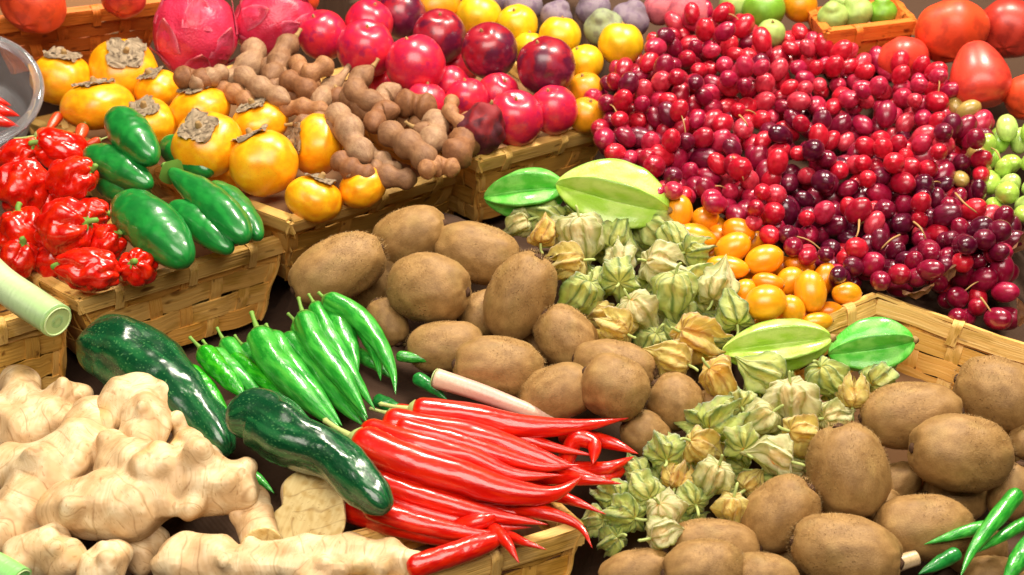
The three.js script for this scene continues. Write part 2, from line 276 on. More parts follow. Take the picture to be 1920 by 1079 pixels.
// rim: four corners [px, py] at one height; the first sits on the display plane lifted by off
function basket(label, rim, off, { h = 0.078, flare = 0.22, mats = M.bamboo, group = 'woven bamboo baskets', linerDrop = 0.03, rows = 4 } = {}) {
  const rimMat = mats === M.bamboo ? M.rim : mats[0], y0 = at(rim[0][0], rim[0][1], off).y, R = rim.map(([a, b, e]) => (e === undefined ? atLevel(a, b, y0) : at(a, b, e))), c = middle(R), y = c.y;
  const o = thing('bamboo_basket', label, 'basket', V(c.x, y - h, c.z), group);
  const top = R.map((p) => p.clone().sub(o.position)), cl = c.clone().sub(o.position);
  const bot = top.map((p) => V(lerp(p.x, cl.x, flare), p.y - h + 0.002, lerp(p.z, cl.z, flare)));
  for (let s = 0; s < 4; s++) {
    const A = top[s], B = top[(s + 1) % 4], C = bot[s], D = bot[(s + 1) % 4], len = A.distanceTo(B), ns = Math.max(3, Math.round(len / 0.032));
    const pt = (u, v) => A.clone().lerp(B, u).lerp(C.clone().lerp(D, u), v), along = B.clone().sub(A).normalize(), down = pt(0.5, 1).sub(pt(0.5, 0)).normalize();
    const nrm = along.clone().cross(down).normalize(); if (nrm.dot(A.clone().add(B).multiplyScalar(0.5).sub(cl)) < 0) nrm.negate();
    const height = pt(0.5, 0).distanceTo(pt(0.5, 1)), rowH = height / rows, n = ns * 4;
    for (let r = 0; r < rows; r++) {
      const P = [], W = [], N = [], ph = r % 2 ? Math.PI : 0, sag = rr(-0.0012, 0.0012);
      for (let i = 0; i <= n; i++) { const u = i / n; P.push(pt(u, (r + 0.5) / rows).addScaledVector(nrm, 0.0011 * Math.cos(u * ns * Math.PI + ph)).addScaledVector(down, sag + 0.0012 * n3(u * 4, r, s))); W.push(down); N.push(nrm); }
      part('slat', shiftUV(strip(P, W, N, rowH * 0.95, 0.0012)), mats[Math.floor(rnd() * mats.length)], o);
    }
    for (let k = 0; k <= ns; k++) {
      const P = [], W = [], N = [], u = clamp(k / ns + rr(-0.006, 0.006), 0.01, 0.99), m = rows * 4;
      for (let i = 0; i <= m; i++) { const v = i / m; P.push(pt(u, lerp(0.02, 1, v)).addScaledVector(nrm, -0.0013 * Math.cos(u * ns * Math.PI) * Math.cos((v * rows - 0.5) * Math.PI))); W.push(along); N.push(nrm); }
      part('stave', shiftUV(strip(P, W, N, 0.011, 0.0012)), mats[Math.floor(rnd() * mats.length)], o);
    }
    for (const side of [1, -1]) {                        // the two hoops that clasp the rim
      const P = [], W = [], N = [], m = 14, ext = side > 0 ? 0.0035 : -0.003;
      for (let i = 0; i <= m; i++) { const u = i / m; P.push(pt(u, 0).addScaledVector(along, lerp(-ext, ext, u)).addScaledVector(nrm, side * 0.0032).addScaledVector(down, 0.005 + 0.0009 * n3(u * 3, s + side, 3))); W.push(down); N.push(nrm); }
      part('rim_band', shiftUV(strip(P, W, N, side > 0 ? 0.013 : 0.012, 0.0026)), rimMat, o);
    }
    { const P = [], W = [], N = [], m = 14; for (let i = 0; i <= m; i++) { const u = i / m; P.push(pt(u, 0).addScaledVector(down, -0.0022 + 0.0009 * n3(u * 3, s + 1, 3))); W.push(nrm); N.push(down); }
      part('rim_cap', shiftUV(strip(P, W, N, 0.0085, 0.0022)), rimMat, o); }
    for (let k = 1; k < ns; k += 2) {                    // bindings round the rim
      const P = [], W = [], N = [], u = (k + rr(-0.1, 0.1)) / ns, q = pt(u, 0); 
      for (let i = 0; i <= 8; i++) { const a = lerp(-0.25, 1.25, i / 8) * Math.PI, rad = V(0, 0, 0).addScaledVector(nrm, Math.cos(a) * 0.0064).addScaledVector(down, -Math.sin(a) * 0.0055 + (i === 0 || i === 8 ? 0.011 : 0)); P.push(q.clone().addScaledVector(down, 0.0012).add(rad)); W.push(along); N.push(rad.clone().normalize()); }
      part('rim_binding', shiftUV(strip(P, W, N, 0.008, 0.0008)), rimMat, o);
    }
  }
  const sh = (k, yy) => { const g = new THREE.BufferGeometry(); const P = []; for (const p of k) P.push(p.x, p.y + yy, p.z); g.setAttribute('position', new THREE.Float32BufferAttribute(P, 3)); g.setAttribute('uv', new THREE.Float32BufferAttribute([0, 0, 1, 0, 1, 1, 0, 1], 2)); g.setIndex([0, 1, 2, 0, 2, 3]); g.computeVertexNormals(); return g; };
  part('floor_mat', sh(bot, 0.001), mats[0], o);
  const f = linerDrop / h, inset = top.map((p, i) => p.clone().lerp(bot[i], f)).map((p) => V(lerp(p.x, cl.x, 0.02), p.y, lerp(p.z, cl.z, 0.02)));
  part('paper_liner', sh(inset, 0), M.liner, o);
  for (let i = 0; i <= 6; i++) for (let j = 0; j <= 6; j++) { const a = bot[0].clone().lerp(bot[1], i / 6).lerp(bot[3].clone().lerp(bot[2], i / 6), j / 6).add(o.position); supports.push([a.x, a.z, 0.03, a.y, 1]); }
  return o;
}
basket('bamboo basket of red habaneros and green jalapenos, broad woven front', [[150, 562], [530, 448], [405, 350], [-20, 470]], 0.012, { linerDrop: 0.022 });
basket('bamboo basket holding persimmons and tamarind pods', [[545, 415], [912, 306], [470, 120], [60, 230]], 0.006, { linerDrop: 0.018 });
basket('bamboo basket under the shiny red and dark plums', [[900, 300], [1142, 234], [900, 80], [560, 150]], 0.004, { linerDrop: 0.01 });
basket('orange bamboo basket above the persimmons with red fruit inside', [[-20, 42], [300, 4], [230, -60], [-60, -50]], 0.05, { h: 0.06, mats: M.bambooRed });
basket('bamboo basket corner rising behind the bright green starfruit', [[1642, 558, 0.004], [1470, 630, -0.004], [1500, 1040, -0.06], [2060, 700, 0.0]], 0.0, { h: 0.06, linerDrop: 0.05 });
basket('bamboo basket overflowing with long red chilies', [[1083, 992], [1000, 915], [560, 1040], [660, 1120]], 0.0, { linerDrop: 0.02 });
basket('bamboo basket corner beneath the cut leek stalk', [[115, 575], [30, 535], [-140, 575], [-70, 625]], 0.0, { linerDrop: 0.03 });
basket('small reddish bamboo basket of pale green fruit behind the grapes', [[1552, 62], [1712, 42], [1680, 5], [1520, 20]], 0.03, { h: 0.05, mats: M.bambooRed, linerDrop: 0.012 });

// ---------------------------------------------------------------- round produce: spread along the view until nothing sits inside its neighbour
function settle(list, tries = 60, keep = 0.93) {
  for (const b of list) { b.p = at(b.px, b.py, b.off ?? 0); b.ray = b.p.clone().sub(camera.position).normalize(); b.r0 = metres(b.rad, b.p); b.d0 = b.p.distanceTo(camera.position); b.d = b.d0; }
  for (let k = 0; k < tries; k++) for (let i = 0; i < list.length; i++) for (let j = i + 1; j < list.length; j++) {
    const a = list[i], b = list[j], gap = a.p.distanceTo(b.p), need = (a.r0 + b.r0) * keep; if (gap >= need) continue;
    const s = (a.d <= b.d ? 1 : -1) * (need - gap) * 0.3;
    for (const [q, e] of [[a, -s], [b, s]]) { q.d = clamp(q.d + e, q.d0 - 0.025, q.d0 + 0.035); q.p = camera.position.clone().addScaledVector(q.ray, q.d); }
  }
  for (const b of list) { b.r0 = metres(b.rad, b.p); rests(b.p, b.r0, b.p.y - b.r0); }
}

// ---- kiwis: [px, py, long, short, angle, off, label]
const kiwis = [
  [637, 503, 96, 62, 27, 0.012, 'large brown kiwi leaning on the persimmon basket wall'],
  [766, 443, 74, 54, 18, 0.004, 'brown kiwi just below the persimmon basket front'],
  [898, 476, 82, 56, -14, 0.0, 'fuzzy golden kiwi beside the upper starfruit'],
  [801, 540, 80, 62, -6, 0.02, 'round kiwi in the heart of the middle kiwi heap'],
  [976, 553, 88, 60, 64, 0.018, 'upright brown kiwi touching the physalis heap'],
  [832, 652, 74, 50, 4, 0.0, 'kiwi in shade just behind the green chili tips'],
  [938, 690, 86, 57, -5, 0.016, 'kiwi lying above the lemongrass stalk'],
  [1060, 632, 66, 54, -48, -0.006, 'kiwi half hidden behind the upright kiwi'],
  [1156, 686, 80, 48, -10, -0.004, 'flat brown kiwi below the orange physalis berry'],
  [1040, 738, 74, 52, 18, 0.012, 'kiwi nearest the top red chili, its lower side pinkish'],
  [1155, 728, 66, 60, -28, 0.014, 'plump kiwi above the top red chili tip'],
  [1264, 752, 54, 52, -42, 0.0, 'round kiwi between the chili tips and physalis'],
  [1348, 764, 46, 34, -10, -0.012, 'small kiwi showing only its top under physalis'],
  [725, 603, 48, 36, -62, -0.012, 'pale kiwi end wedged behind the green chilies'],
  [1212, 816, 48, 42, -35, -0.01, 'kiwi under the red chili tips'],
  [700, 530, 60, 50, 40, -0.03, 'shaded kiwi deep behind the large leaning kiwi'], [1010, 640, 56, 46, -20, -0.03, 'shaded kiwi under the upright kiwi'], [870, 600, 56, 46, 10, -0.03, 'kiwi buried under the heart of the heap'], [980, 800, 50, 40, 0, -0.03, 'kiwi buried behind the lemongrass stalk'], [1130, 640, 50, 42, 0, -0.03, 'kiwi buried below the physalis edge'], [1640, 960, 60, 50, 0, -0.03, 'kiwi buried between the upright and front kiwis'], [1790, 930, 60, 50, 0, -0.03, 'kiwi buried under the largest kiwi'], [1830, 1030, 60, 46, 0, -0.02, 'kiwi under the corner green chilies'], [1860, 1090, 60, 46, 0, -0.02, 'kiwi at the bottom edge under green chilies'], [1500, 1040, 56, 46, 0, -0.025, 'kiwi buried behind the front kiwi'],
  [905, 590, 52, 44, 20, -0.02, 'dark shaded kiwi deep between two kiwis'],
  [1590, 880, 90, 72, 102, 0.022, 'upright kiwi standing at the edge of the physalis'],
  [1704, 780, 96, 64, 4, 0.004, 'golden fuzzy kiwi below the bright green starfruit'],
  [1806, 850, 97, 72, -6, 0.022, 'largest kiwi of the heap by the bamboo corner'],
  [1868, 738, 82, 66, -22, 0.002, 'kiwi resting against the bamboo basket corner'],
  [1736, 990, 92, 62, 0, 0.004, 'kiwi in shadow behind the green chili tips in the corner'],
  [1582, 1035, 104, 68, -10, 0.02, 'kiwi in front with a dark navel at its lower end'],
  [1466, 962, 80, 60, 42, 0.002, 'kiwi partly behind the upright kiwi, near physalis'],
  [1336, 1022, 88, 48, -6, 0.0, 'kiwi at the foot of the physalis heap'],
  [1322, 1068, 78, 56, 8, 0.018, 'round kiwi cut by the picture edge below physalis'],
  [1432, 1086, 66, 50, -14, 0.014, 'kiwi at the bottom edge between two larger kiwis'],
  [1196, 1076, 72, 46, 14, 0.0, 'shaded kiwi at the bottom edge beside the chili basket'],
  [1896, 925, 56, 40, 72, -0.012, 'pale kiwi end behind the corner green chilies'],
  [1934, 826, 40, 34, 30, -0.01, 'dark kiwi cut by the picture edge'],
  [1682, 905, 44, 36, 20, -0.022, 'dark kiwi sunk between the two largest kiwis'],
];
// ---- physalis: [px, py, radius, angle, tilt, hue (g green, p pale, y yellow), off, label]
const physalis = [
  [1090, 432, 48, -80, 15, 'p', 0.016, 'pale ribbed physalis lantern hanging mouth down below the starfruits'],
  [1030, 412, 42, 160, 10, 'g', 0.0, 'green physalis husk tucked against the smaller starfruit'],
  [976, 418, 30, 200, 20, 'p', -0.004, 'small pale husk between fuzzy kiwi and starfruit'],
  [1112, 400, 38, 20, 20, 'g', -0.004, 'green husk pressed under the big starfruit'],
  [1226, 428, 44, -40, 25, 'g', 0.006, 'green husk beside the first kumquat'],
  [1156, 448, 40, 60, 30, 'g', 0.0, 'green husk behind the pale ribbed lantern'],
  [1072, 492, 40, 190, 15, 'y', 0.006, 'yellow husk leaning on the upright kiwi'],
  [1016, 442, 30, 80, 20, 'y', 0.004, 'small yellow husk on the fuzzy golden kiwi'],
  [1160, 522, 44, 85, 68, 'g', 0.016, 'green husk showing a dark radial stem end'],
  [1094, 548, 44, -120, 20, 'g', 0.01, 'two toned green husk beside the upright kiwi'],
  [1236, 496, 48, -15, 20, 'p', 0.014, 'pale angular husk on top of the heap'],
  [1268, 540, 48, -85, 20, 'g', 0.018, 'green ribbed lantern pointing down near the kumquats'],
  [1196, 580, 46, -50, 20, 'p', 0.018, 'pale cream lantern in the middle of the heap'],
  [1160, 618, 40, 150, 35, 'y', 0.012, 'orange yellow husk with berry glowing inside'],
  [1305, 522, 38, 40, 25, 'g', 0.004, 'green husk behind the ribbed lantern'],
  [1344, 542, 44, 70, 20, 'p', 0.012, 'pale squarish husk touching the kumquats'],
  [1378, 592, 40, 100, 40, 'g', 0.01, 'grey green husk below the kumquat pile'],
  [1300, 634, 52, -25, 15, 'y', 0.02, 'large straw coloured husk with orange stripes'],
  [1268, 676, 42, 160, 20, 'y', 0.012, 'straw coloured husk beside the flat kiwi'],
  [1346, 704, 42, -40, 25, 'y', 0.014, 'white and orange husk next to the pale starfruit'],
  [1300, 472, 36, 10, 30, 'g', 0.002, 'green husk close to the kumquats'],
  [1264, 452, 34, 120, 30, 'g', 0.0, 'dull green husk above the pale angular husk'],
  [1132, 588, 30, 200, 30, 'y', -0.002, 'small orange husk in shade above the flat kiwi'],
  [1224, 640, 34, 250, 30, 'g', -0.006, 'shaded green husk sunk in the middle of the heap'],
  [1486, 748, 56, -80, 12, 'p', 0.018, 'large pale ribbed lantern below the pale starfruit'],
  [1440, 704, 44, 150, 15, 'g', 0.006, 'green husk under the pale starfruit'],
  [1548, 706, 44, -60, 25, 'g', 0.006, 'green husk below where two starfruits meet'],
  [1600, 744, 36, 80, 20, 'y', 0.008, 'yellow husk against the golden fuzzy kiwi'],
  [1386, 752, 36, 100, 60, 'g', 0.004, 'dark green husk beside the round kiwi'],
  [1560, 782, 36, 10, 25, 'p', 0.006, 'cream husk in front of the golden fuzzy kiwi'],
  [1500, 812, 42, -10, 25, 'y', 0.012, 'yellow torn husk with orange berry above the upright kiwi'],
  [1346, 792, 44, 30, 25, 'g', 0.01, 'green husk above the dark radial husks'],
  [1312, 836, 40, -30, 20, 'y', 0.018, 'yellow green husk with a pointed tip'],
  [1392, 832, 44, 90, 68, 'g', 0.018, 'green husk with dark radial stem end, in the front heap'],
  [1246, 852, 42, 100, 66, 'g', 0.012, 'dark green radial husk beside the chili tips'],
  [1460, 862, 44, 170, 15, 'p', 0.016, 'pale green husk beside the upright kiwi'],
  [1462, 900, 36, 190, 15, 'g', 0.006, 'green husk low beside the upright kiwi'],
  [1340, 892, 42, -110, 20, 'p', 0.018, 'cream husk with pointed corners in the front heap'],
  [1272, 900, 34, 60, 30, 'y', 0.006, 'small orange husk in the front heap'],
  [1208, 922, 38, 130, 50, 'g', 0.012, 'green husk above the lowest chili tips'],
  [1246, 962, 46, -60, 30, 'p', 0.016, 'pale green open lantern near the front kiwis'],
  [1176, 968, 42, 170, 55, 'g', 0.004, 'dark green husk touching the curled chili tip'],
  [1238, 1006, 36, 10, 20, 'p', 0.016, 'bright pale husk at the foot of the heap'],
  [1372, 952, 38, -100, 15, 'y', 0.014, 'yellow lantern leaning on the front kiwis'],
  [1408, 912, 28, 30, 30, 'y', 0.0, 'small orange brown husk behind the yellow lantern'],
  [1148, 1012, 30, 220, 40, 'g', -0.004, 'shaded green husk at the chili basket edge'],
  [1434, 784, 38, -140, 20, 'p', 0.008, 'cream husk left of the torn yellow husk'],
  [1300, 936, 34, 110, 60, 'g', 0.004, 'green husk sunk in the front heap'],
  [1146, 930, 36, 150, 55, 'g', 0.0, 'dark green husk under the pointed chili tips'], [1118, 978, 34, 200, 40, 'g', -0.006, 'green husk beside the curled chili tip at the rim'], [1196, 884, 32, 120, 50, 'g', 0.0, 'green husk right below the last red chili tips'],
  [1648, 712, 38, 30, 20, 'g', 0.004, 'frilled green husk under the bright green starfruit'],
  [1312, 792, 34, 160, 40, 'g', 0.0, 'small green husk under the small kiwi'],
];
const kumquats = [
  [1272, 398, 27, 31, 85, 0.012, 'topmost kumquat, upright beside the big starfruit'], [1322, 411, 25, 23, 10, 0.0, 'deep orange kumquat behind the topmost one'], [1385, 434, 30, 24, -20, 0.008, 'kumquat with a dark stem dot against the red grapes'],
  [1374, 465, 34, 27, 30, 0.014, 'long kumquat in the middle of the upper kumquats'], [1304, 448, 38, 28, -15, 0.006, 'wide pale orange kumquat under the topmost one'], [1346, 444, 24, 22, 0, -0.006, 'kumquat hidden behind two longer ones'],
  [1433, 488, 35, 28, 20, 0.012, 'bright kumquat at the centre of the pile'], [1364, 502, 38, 22, -8, 0.006, 'kumquat lying flat next to the pale squarish husk'], [1440, 530, 28, 18, -12, 0.004, 'flat kumquat with a stem dot above the biggest kumquat'],
  [1436, 568, 37, 34, 10, 0.018, 'biggest round kumquat in front of the pile'], [1396, 548, 22, 24, 60, 0.0, 'kumquat peeping beside the pale squarish husk'], [1500, 497, 27, 20, -10, -0.002, 'deep orange kumquat below the dark grapes'],
  [1482, 527, 27, 25, 40, 0.004, 'kumquat between the central and the tall pair'], [1520, 547, 30, 38, 95, 0.016, 'tall kumquat standing in the lower pile'], [1546, 524, 22, 30, 70, 0.0, 'kumquat leaning behind the tall one'],
  [1486, 580, 23, 26, 120, 0.008, 'small kumquat beside the biggest one'], [1588, 551, 26, 22, 0, 0.006, 'kumquat nearest the bamboo corner'], [1556, 584, 24, 18, 0, 0.0, 'kumquat resting below the tall one at the rim'],
  [1532, 604, 28, 18, 5, 0.004, 'kumquat touching the bamboo rim from behind'], [1438, 610, 30, 16, 0, 0.0, 'lowest kumquat above the pale starfruit'], [1332, 476, 20, 18, 0, -0.008, 'small kumquat deep under the long one'], [1412, 512, 22, 18, 0, -0.006, 'small kumquat in shade below the bright one'],
  [1410, 455, 24, 22, 30, -0.004, 'kumquat against the grapes beside the stem dotted one'], [1465, 500, 24, 20, 0, -0.006, 'kumquat tucked behind the bright central one'], [1460, 590, 24, 20, 20, 0.0, 'kumquat between the biggest and the lowest one'], [1400, 590, 26, 22, 0, -0.004, 'kumquat behind the grey green husk'], [1510, 590, 24, 20, 0, 0.0, 'kumquat under the tall one'], [1340, 425, 22, 20, 0, -0.006, 'kumquat between the upper kumquats and the grapes'],
  [1262, 438, 20, 22, 60, -0.004, 'kumquat squeezed between topmost one and physalis'],
];
const stars = [
  [984, 362, 76, 46, 6, 0.014, 'smaller green starfruit touching the plum basket', 0], [1148, 370, 106, 62, -14, 0.024, 'large yellow green starfruit below the red grapes', 1],
  [1456, 648, 100, 46, 8, 0.012, 'pale yellow green starfruit below the kumquats', 1], [1634, 652, 78, 48, 10, 0.014, 'bright green starfruit at the bamboo basket corner', 0],
];
{ // husks packed deeper in the heap, alike to the eye
  const fill = mulberry(5), areas = [[[1010, 400], [1240, 410], [1400, 600], [1340, 720], [1230, 650], [1080, 560]], [[1390, 700], [1660, 710], [1540, 800], [1470, 930], [1280, 1000], [1160, 990], [1200, 880], [1330, 770]]];
  const inPoly = (x, y, q) => { let c = false; for (let i = 0, j = q.length - 1; i < q.length; j = i++) if ((q[i][1] > y) !== (q[j][1] > y) && x < (q[j][0] - q[i][0]) * (y - q[i][1]) / (q[j][1] - q[i][1]) + q[i][0]) c = !c; return c; };
  for (const q of areas) for (let k = 0, n = 0; k < 4000 && n < 20; k++) { const x = 1000 + fill() * 680, y = 390 + fill() * 620; if (!inPoly(x, y, q) || physalis.some((a) => Math.hypot(a[0] - x, a[1] - y) < 27)) continue; n++; physalis.push([x, y, 28 + fill() * 8, fill() * 360, 10 + fill() * 50, 'ggpgp'[Math.floor(fill() * 5)], -0.008, '']); }
  const used = new Set(), near = [...kiwis.map((a) => [a[0], a[1], a[6]]), ...kumquats.map((a) => [a[0], a[1], a[6]]), ...physalis.filter((a) => a[7]).map((a) => [a[0], a[1], a[7]])];
  for (const a of physalis) if (!a[7]) { const b = near.filter((q) => !used.has(q[2])).sort((p, q) => Math.hypot(p[0] - a[0], p[1] - a[1]) - Math.hypot(q[0] - a[0], q[1] - a[1]))[0]; used.add(b[2]); a[7] = `small husk wedged beside the ${b[2]}`.split(' ').slice(0, 16).join(' '); }
}
const heap = [];
for (const k of kiwis) heap.push({ kind: 'kiwi', px: k[0], py: k[1], off: k[5], rad: (k[2] * 0.3 + k[3] * 0.7), a: k });
for (const k of physalis) heap.push({ kind: 'physalis', px: k[0], py: k[1], off: k[6], rad: k[2] * 0.8, a: k });
for (const k of kumquats) heap.push({ kind: 'kumquat', px: k[0], py: k[1], off: k[5], rad: (k[2] + k[3]) * 0.5, a: k });
for (const k of stars) heap.push({ kind: 'star', px: k[0], py: k[1], off: k[5], rad: k[3], a: k });
settle(heap);

const kiwiGeo = [0, 1, 2, 3].map((s) => blob(40, 30, 1, 1, 1, (d) => (1 + 0.035 * n3(d.x * 1.4 + s * 7, d.y * 1.4, d.z * 1.4) + 0.012 * n3(d.x * 4, d.y * 4 + s, d.z * 4)) * Math.pow(Math.pow(Math.abs(d.y), 2.35) + Math.pow(Math.hypot(d.x, d.z), 2.35), -1 / 2.35) * (1 - 0.05 * smooth(0.9, 1, Math.abs(d.y))) * (1 + 0.05 * d.y * (s % 2 ? 1 : -1))));
const fuzzGeo = [0, 1].map(() => {                          // short hairs all over the skin
  const P = [], N = [], n = V(0, 0, 0), t = V(0, 0, 0);
  for (let k = 0; k < 3600; k++) {
    const y = rr(-0.98, 0.98), th = rr(0, 6.2832), q = Math.sqrt(1 - y * y); n.set(q * Math.cos(th), y, q * Math.sin(th)); t.set(rr(-1, 1), rr(-1, 1), rr(-1, 1)).cross(n).normalize();
    const e = n.clone().multiplyScalar(1 + rr(0.03, 0.07)).addScaledVector(t.clone().cross(n), rr(-0.04, 0.04)).add(V(0, rr(-0.03, 0.03), 0));
    for (const p of [n.clone().addScaledVector(t, 0.0045), n.clone().addScaledVector(t, -0.0045), e]) { P.push(p.x, p.y, p.z); N.push(n.x, n.y, n.z); }
  }
  const g = new THREE.BufferGeometry(); g.setAttribute('position', new THREE.Float32BufferAttribute(P, 3)); g.setAttribute('normal', new THREE.Float32BufferAttribute(N, 3)); g.setAttribute('uv', new THREE.Float32BufferAttribute(new Float32Array(P.length / 3 * 2), 2)); return g;
});
const nubGeo = blob(10, 6, 1, 1, 1, (d) => 1 + 0.3 * n3(d.x * 3, d.y * 3, d.z * 3));
const ballGeo = blob(28, 20, 1, 1, 1), smallBall = blob(20, 14, 1, 1, 1);

const huskHue = { g: [[0x5c8020, 0xe0ee7c], [0x527a20, 0xd4e468], [0x70942a, 0xecf690]], p: [[0x8a9c30, 0xf8f8b4], [0x9aa63a, 0xfaf6bc]], y: [[0xb0901c, 0xf6e87c], [0xb8881a, 0xf8e068]] };
const huskCache = {};
function huskGeo(hue, seed) {                              // a five cornered paper lantern; odd ones are torn open at the mouth
  const key = hue + seed; if (huskCache[key]) return huskCache[key];
  const [dark, pale] = huskHue[hue][seed % huskHue[hue].length].map((c) => new THREE.Color(c)), tan = new THREE.Color(0xb59a58), open = seed % 3 === 1;
  return huskCache[key] = gridGeo(80, 36, (u, v, p) => {
    const five = Math.abs(((u * 5 + 0.3 * seed) % 1 + 1) % 1 - 0.5) * 2, ten = Math.abs(((u * 10 + 0.6 * seed) % 1 + 1) % 1 - 0.5) * 2;
    const t = open ? v * (0.56 + 0.34 * Math.pow(five, 1.3)) : v, th = u * 2 * Math.PI + 0.5 * (t - 0.3) * n3(seed * 1.7, 2, 1);
    let prof = Math.pow(Math.sin(Math.PI * Math.pow(t, 0.7)), 0.7) * lerp(1, 0.42, smooth(0.55, 1, t)); if (open) prof += 0.3 * smooth(0.5, 0.85, t) * five;
    let r = prof * (0.66 + 0.3 * Math.pow(five, 2.2) + 0.06 * Math.pow(ten, 2));
    r *= 1 + 0.24 * n3(Math.cos(th) * 1.2 + seed * 3, t * 2.2, Math.sin(th) * 1.2) + 0.07 * n3(Math.cos(th) * 4.5, t * 7 + seed, Math.sin(th) * 4.5) + 0.025 * n3(Math.cos(th) * 12, t * 16 + seed, Math.sin(th) * 12);
    const y = 1.05 - 2.7 * t - 0.5 * Math.exp(-t * 9) + 0.08 * n3(u * 5, v * 4, seed), bend = 0.4 * n3(seed * 2.1, 1, t * 1.5) * t;
    p.set(Math.cos(th) * r + bend, y, Math.sin(th) * r + bend * 0.6);
  }, { color: (u, v, p, c) => {
    const th = u * 2 * Math.PI, ten = Math.abs(((u * 10 + 0.6 * seed) % 1 + 1) % 1 - 0.5) * 2, side = Math.abs((((u * 10 + 0.6 * seed) * 2 + v * 2.2) % 1 + 1) % 1 - 0.5) * 2;
    c.copy(pale).lerp(dark, clamp(Math.pow(ten, 3) * 1.0 + Math.pow(side, 6) * 0.35 + 0.25 * smooth(-0.1, 0.7, n3(Math.cos(th) * 1.4, v * 2, Math.sin(th) * 1.4 + seed + 5))));
    if (n3(Math.cos(th) * 2.6, v * 4, Math.sin(th) * 2.6 + seed * 2) > 0.5) c.lerp(tan, 0.35);
  } });
}
const starGeo = [0, 1].map((s) => gridGeo(100, 40, (u, v, p) => {
  const th = u * 2 * Math.PI, five = Math.abs(((u * 5) % 1 + 1) % 1 - 0.5) * 2;
  const prof = Math.pow(Math.sin(Math.PI * Math.pow(v, 0.9)), 0.62), k = prof * lerp(0.4, 1, Math.pow(five, 1.25)) * (1 + 0.03 * n3(Math.cos(th) * 2, v * 4, Math.sin(th) * 2 + s));
  const tw = th + 0.12 * (v - 0.5);
  p.set(Math.cos(tw) * k, 1 - 2 * v, Math.sin(tw) * k);
}, { color: (u, v, p, c) => {
  const five = Math.abs(((u * 5) % 1 + 1) % 1 - 0.5) * 2, n = fbm(p.x * 2, p.y * 2, p.z * 2 + s * 8, 3);
  c.set(s ? 0xaedc42 : 0x52c834).lerp(new THREE.Color(s ? 0xcfec78 : 0x8ce264), smooth(-0.3, 0.4, n)); c.lerp(new THREE.Color(s ? 0x5f9a22 : 0x2f8f22), smooth(0.86, 1, five) * 0.45);
} }));

heap.forEach((b, i) => {
  const a = b.a;
  if (b.kind === 'kiwi') {
    const o = thing('kiwi', a[6], 'kiwi', b.p, 'brown kiwis'), L = metres(a[2], b.p), S = metres(a[3], b.p);
    o.quaternion.copy(lay(a[4], rr(-12, 18), rr(0, 6)));
    const sk = part('skin', kiwiGeo[i % 4], M.kiwi, o); sk.scale.set(S, L, S * rr(0.96, 1.06));
    const fz = part('fuzz', fuzzGeo[i % 2], M.fuzz, o); fz.scale.copy(sk.scale).multiplyScalar(1.004); fz.userData.kind = 'stuff';
    for (const e of [1, -1]) { const nb = part('stem_end', nubGeo, M.kiwiEnd, o); nb.scale.set(0.0036, 0.0022, 0.0036); nb.position.y = e * L * (0.955 + (i % 2 ? 0.05 : -0.05) * e); }
  } else if (b.kind === 'kumquat') {
    const o = thing('kumquat', a[6], 'kumquat', b.p, 'orange kumquats');
    const sk = part('peel', ballGeo, i % 3 ? M.kumquat : M.kumquatDeep, o), L = metres(Math.max(a[2], a[3]) * 1.08, b.p), S = metres(Math.min(a[2], a[3]) * 1.02, b.p);
    o.quaternion.copy(lay(a[2] > a[3] ? a[4] : a[4], rr(-10, 20), rr(0, 6))); sk.scale.set(S, L, S);
    const d = part('stem_dot', nubGeo, M.drystem, o); d.scale.set(0.0016, 0.0008, 0.0016); d.position.y = L * 0.995;
  } else if (b.kind === 'star') {
    const o = thing('starfruit', a[6], 'starfruit', b.p, 'green starfruits'); o.quaternion.copy(lay(a[4], 8, [0.95, 1.2, 0.95, 1.28][stars.indexOf(a)]));
    const L = metres(a[2] * 1.04, b.p), S = metres(a[3] * 1.18, b.p), f = part('ribbed_body', starGeo[a[7]], M.star, o); f.scale.set(S, L, S);
    const st = part('stem_end', nubGeo, M.drystem, o); st.scale.set(0.003, 0.003, 0.003); st.position.y = L;
  } else {
    const o = thing('physalis', a[7], 'physalis', b.p, 'physalis in papery husks'), S = metres(a[2], b.p) * 0.98;
    o.quaternion.copy(lay(a[3] + 180, a[4], rr(0, 6)));  // the stem end looks along the angle
    const seed = i % 7, h = part('husk', huskGeo(a[5], seed), M.husk, o); h.scale.set(S, S * 1.0, S); 
    const be = part('berry', smallBall, M.berry, o); be.scale.setScalar(S * 0.5); be.position.y = S * 0.0;
    const y0 = S * 0.62, k = rr(-1, 1), k2 = rr(-1, 1), st = part('stem', sweep([V(0, y0 - 0.002, 0), V(k * 0.002, y0 + 0.006, k2 * 0.002), V(k * 0.005, y0 + 0.009, k2 * 0.005)], (t) => 0.0011 * (t < 0.02 || t > 0.98 ? 0 : 1), { n: 8, m: 7 }), M.paleStem, o);
  }
});

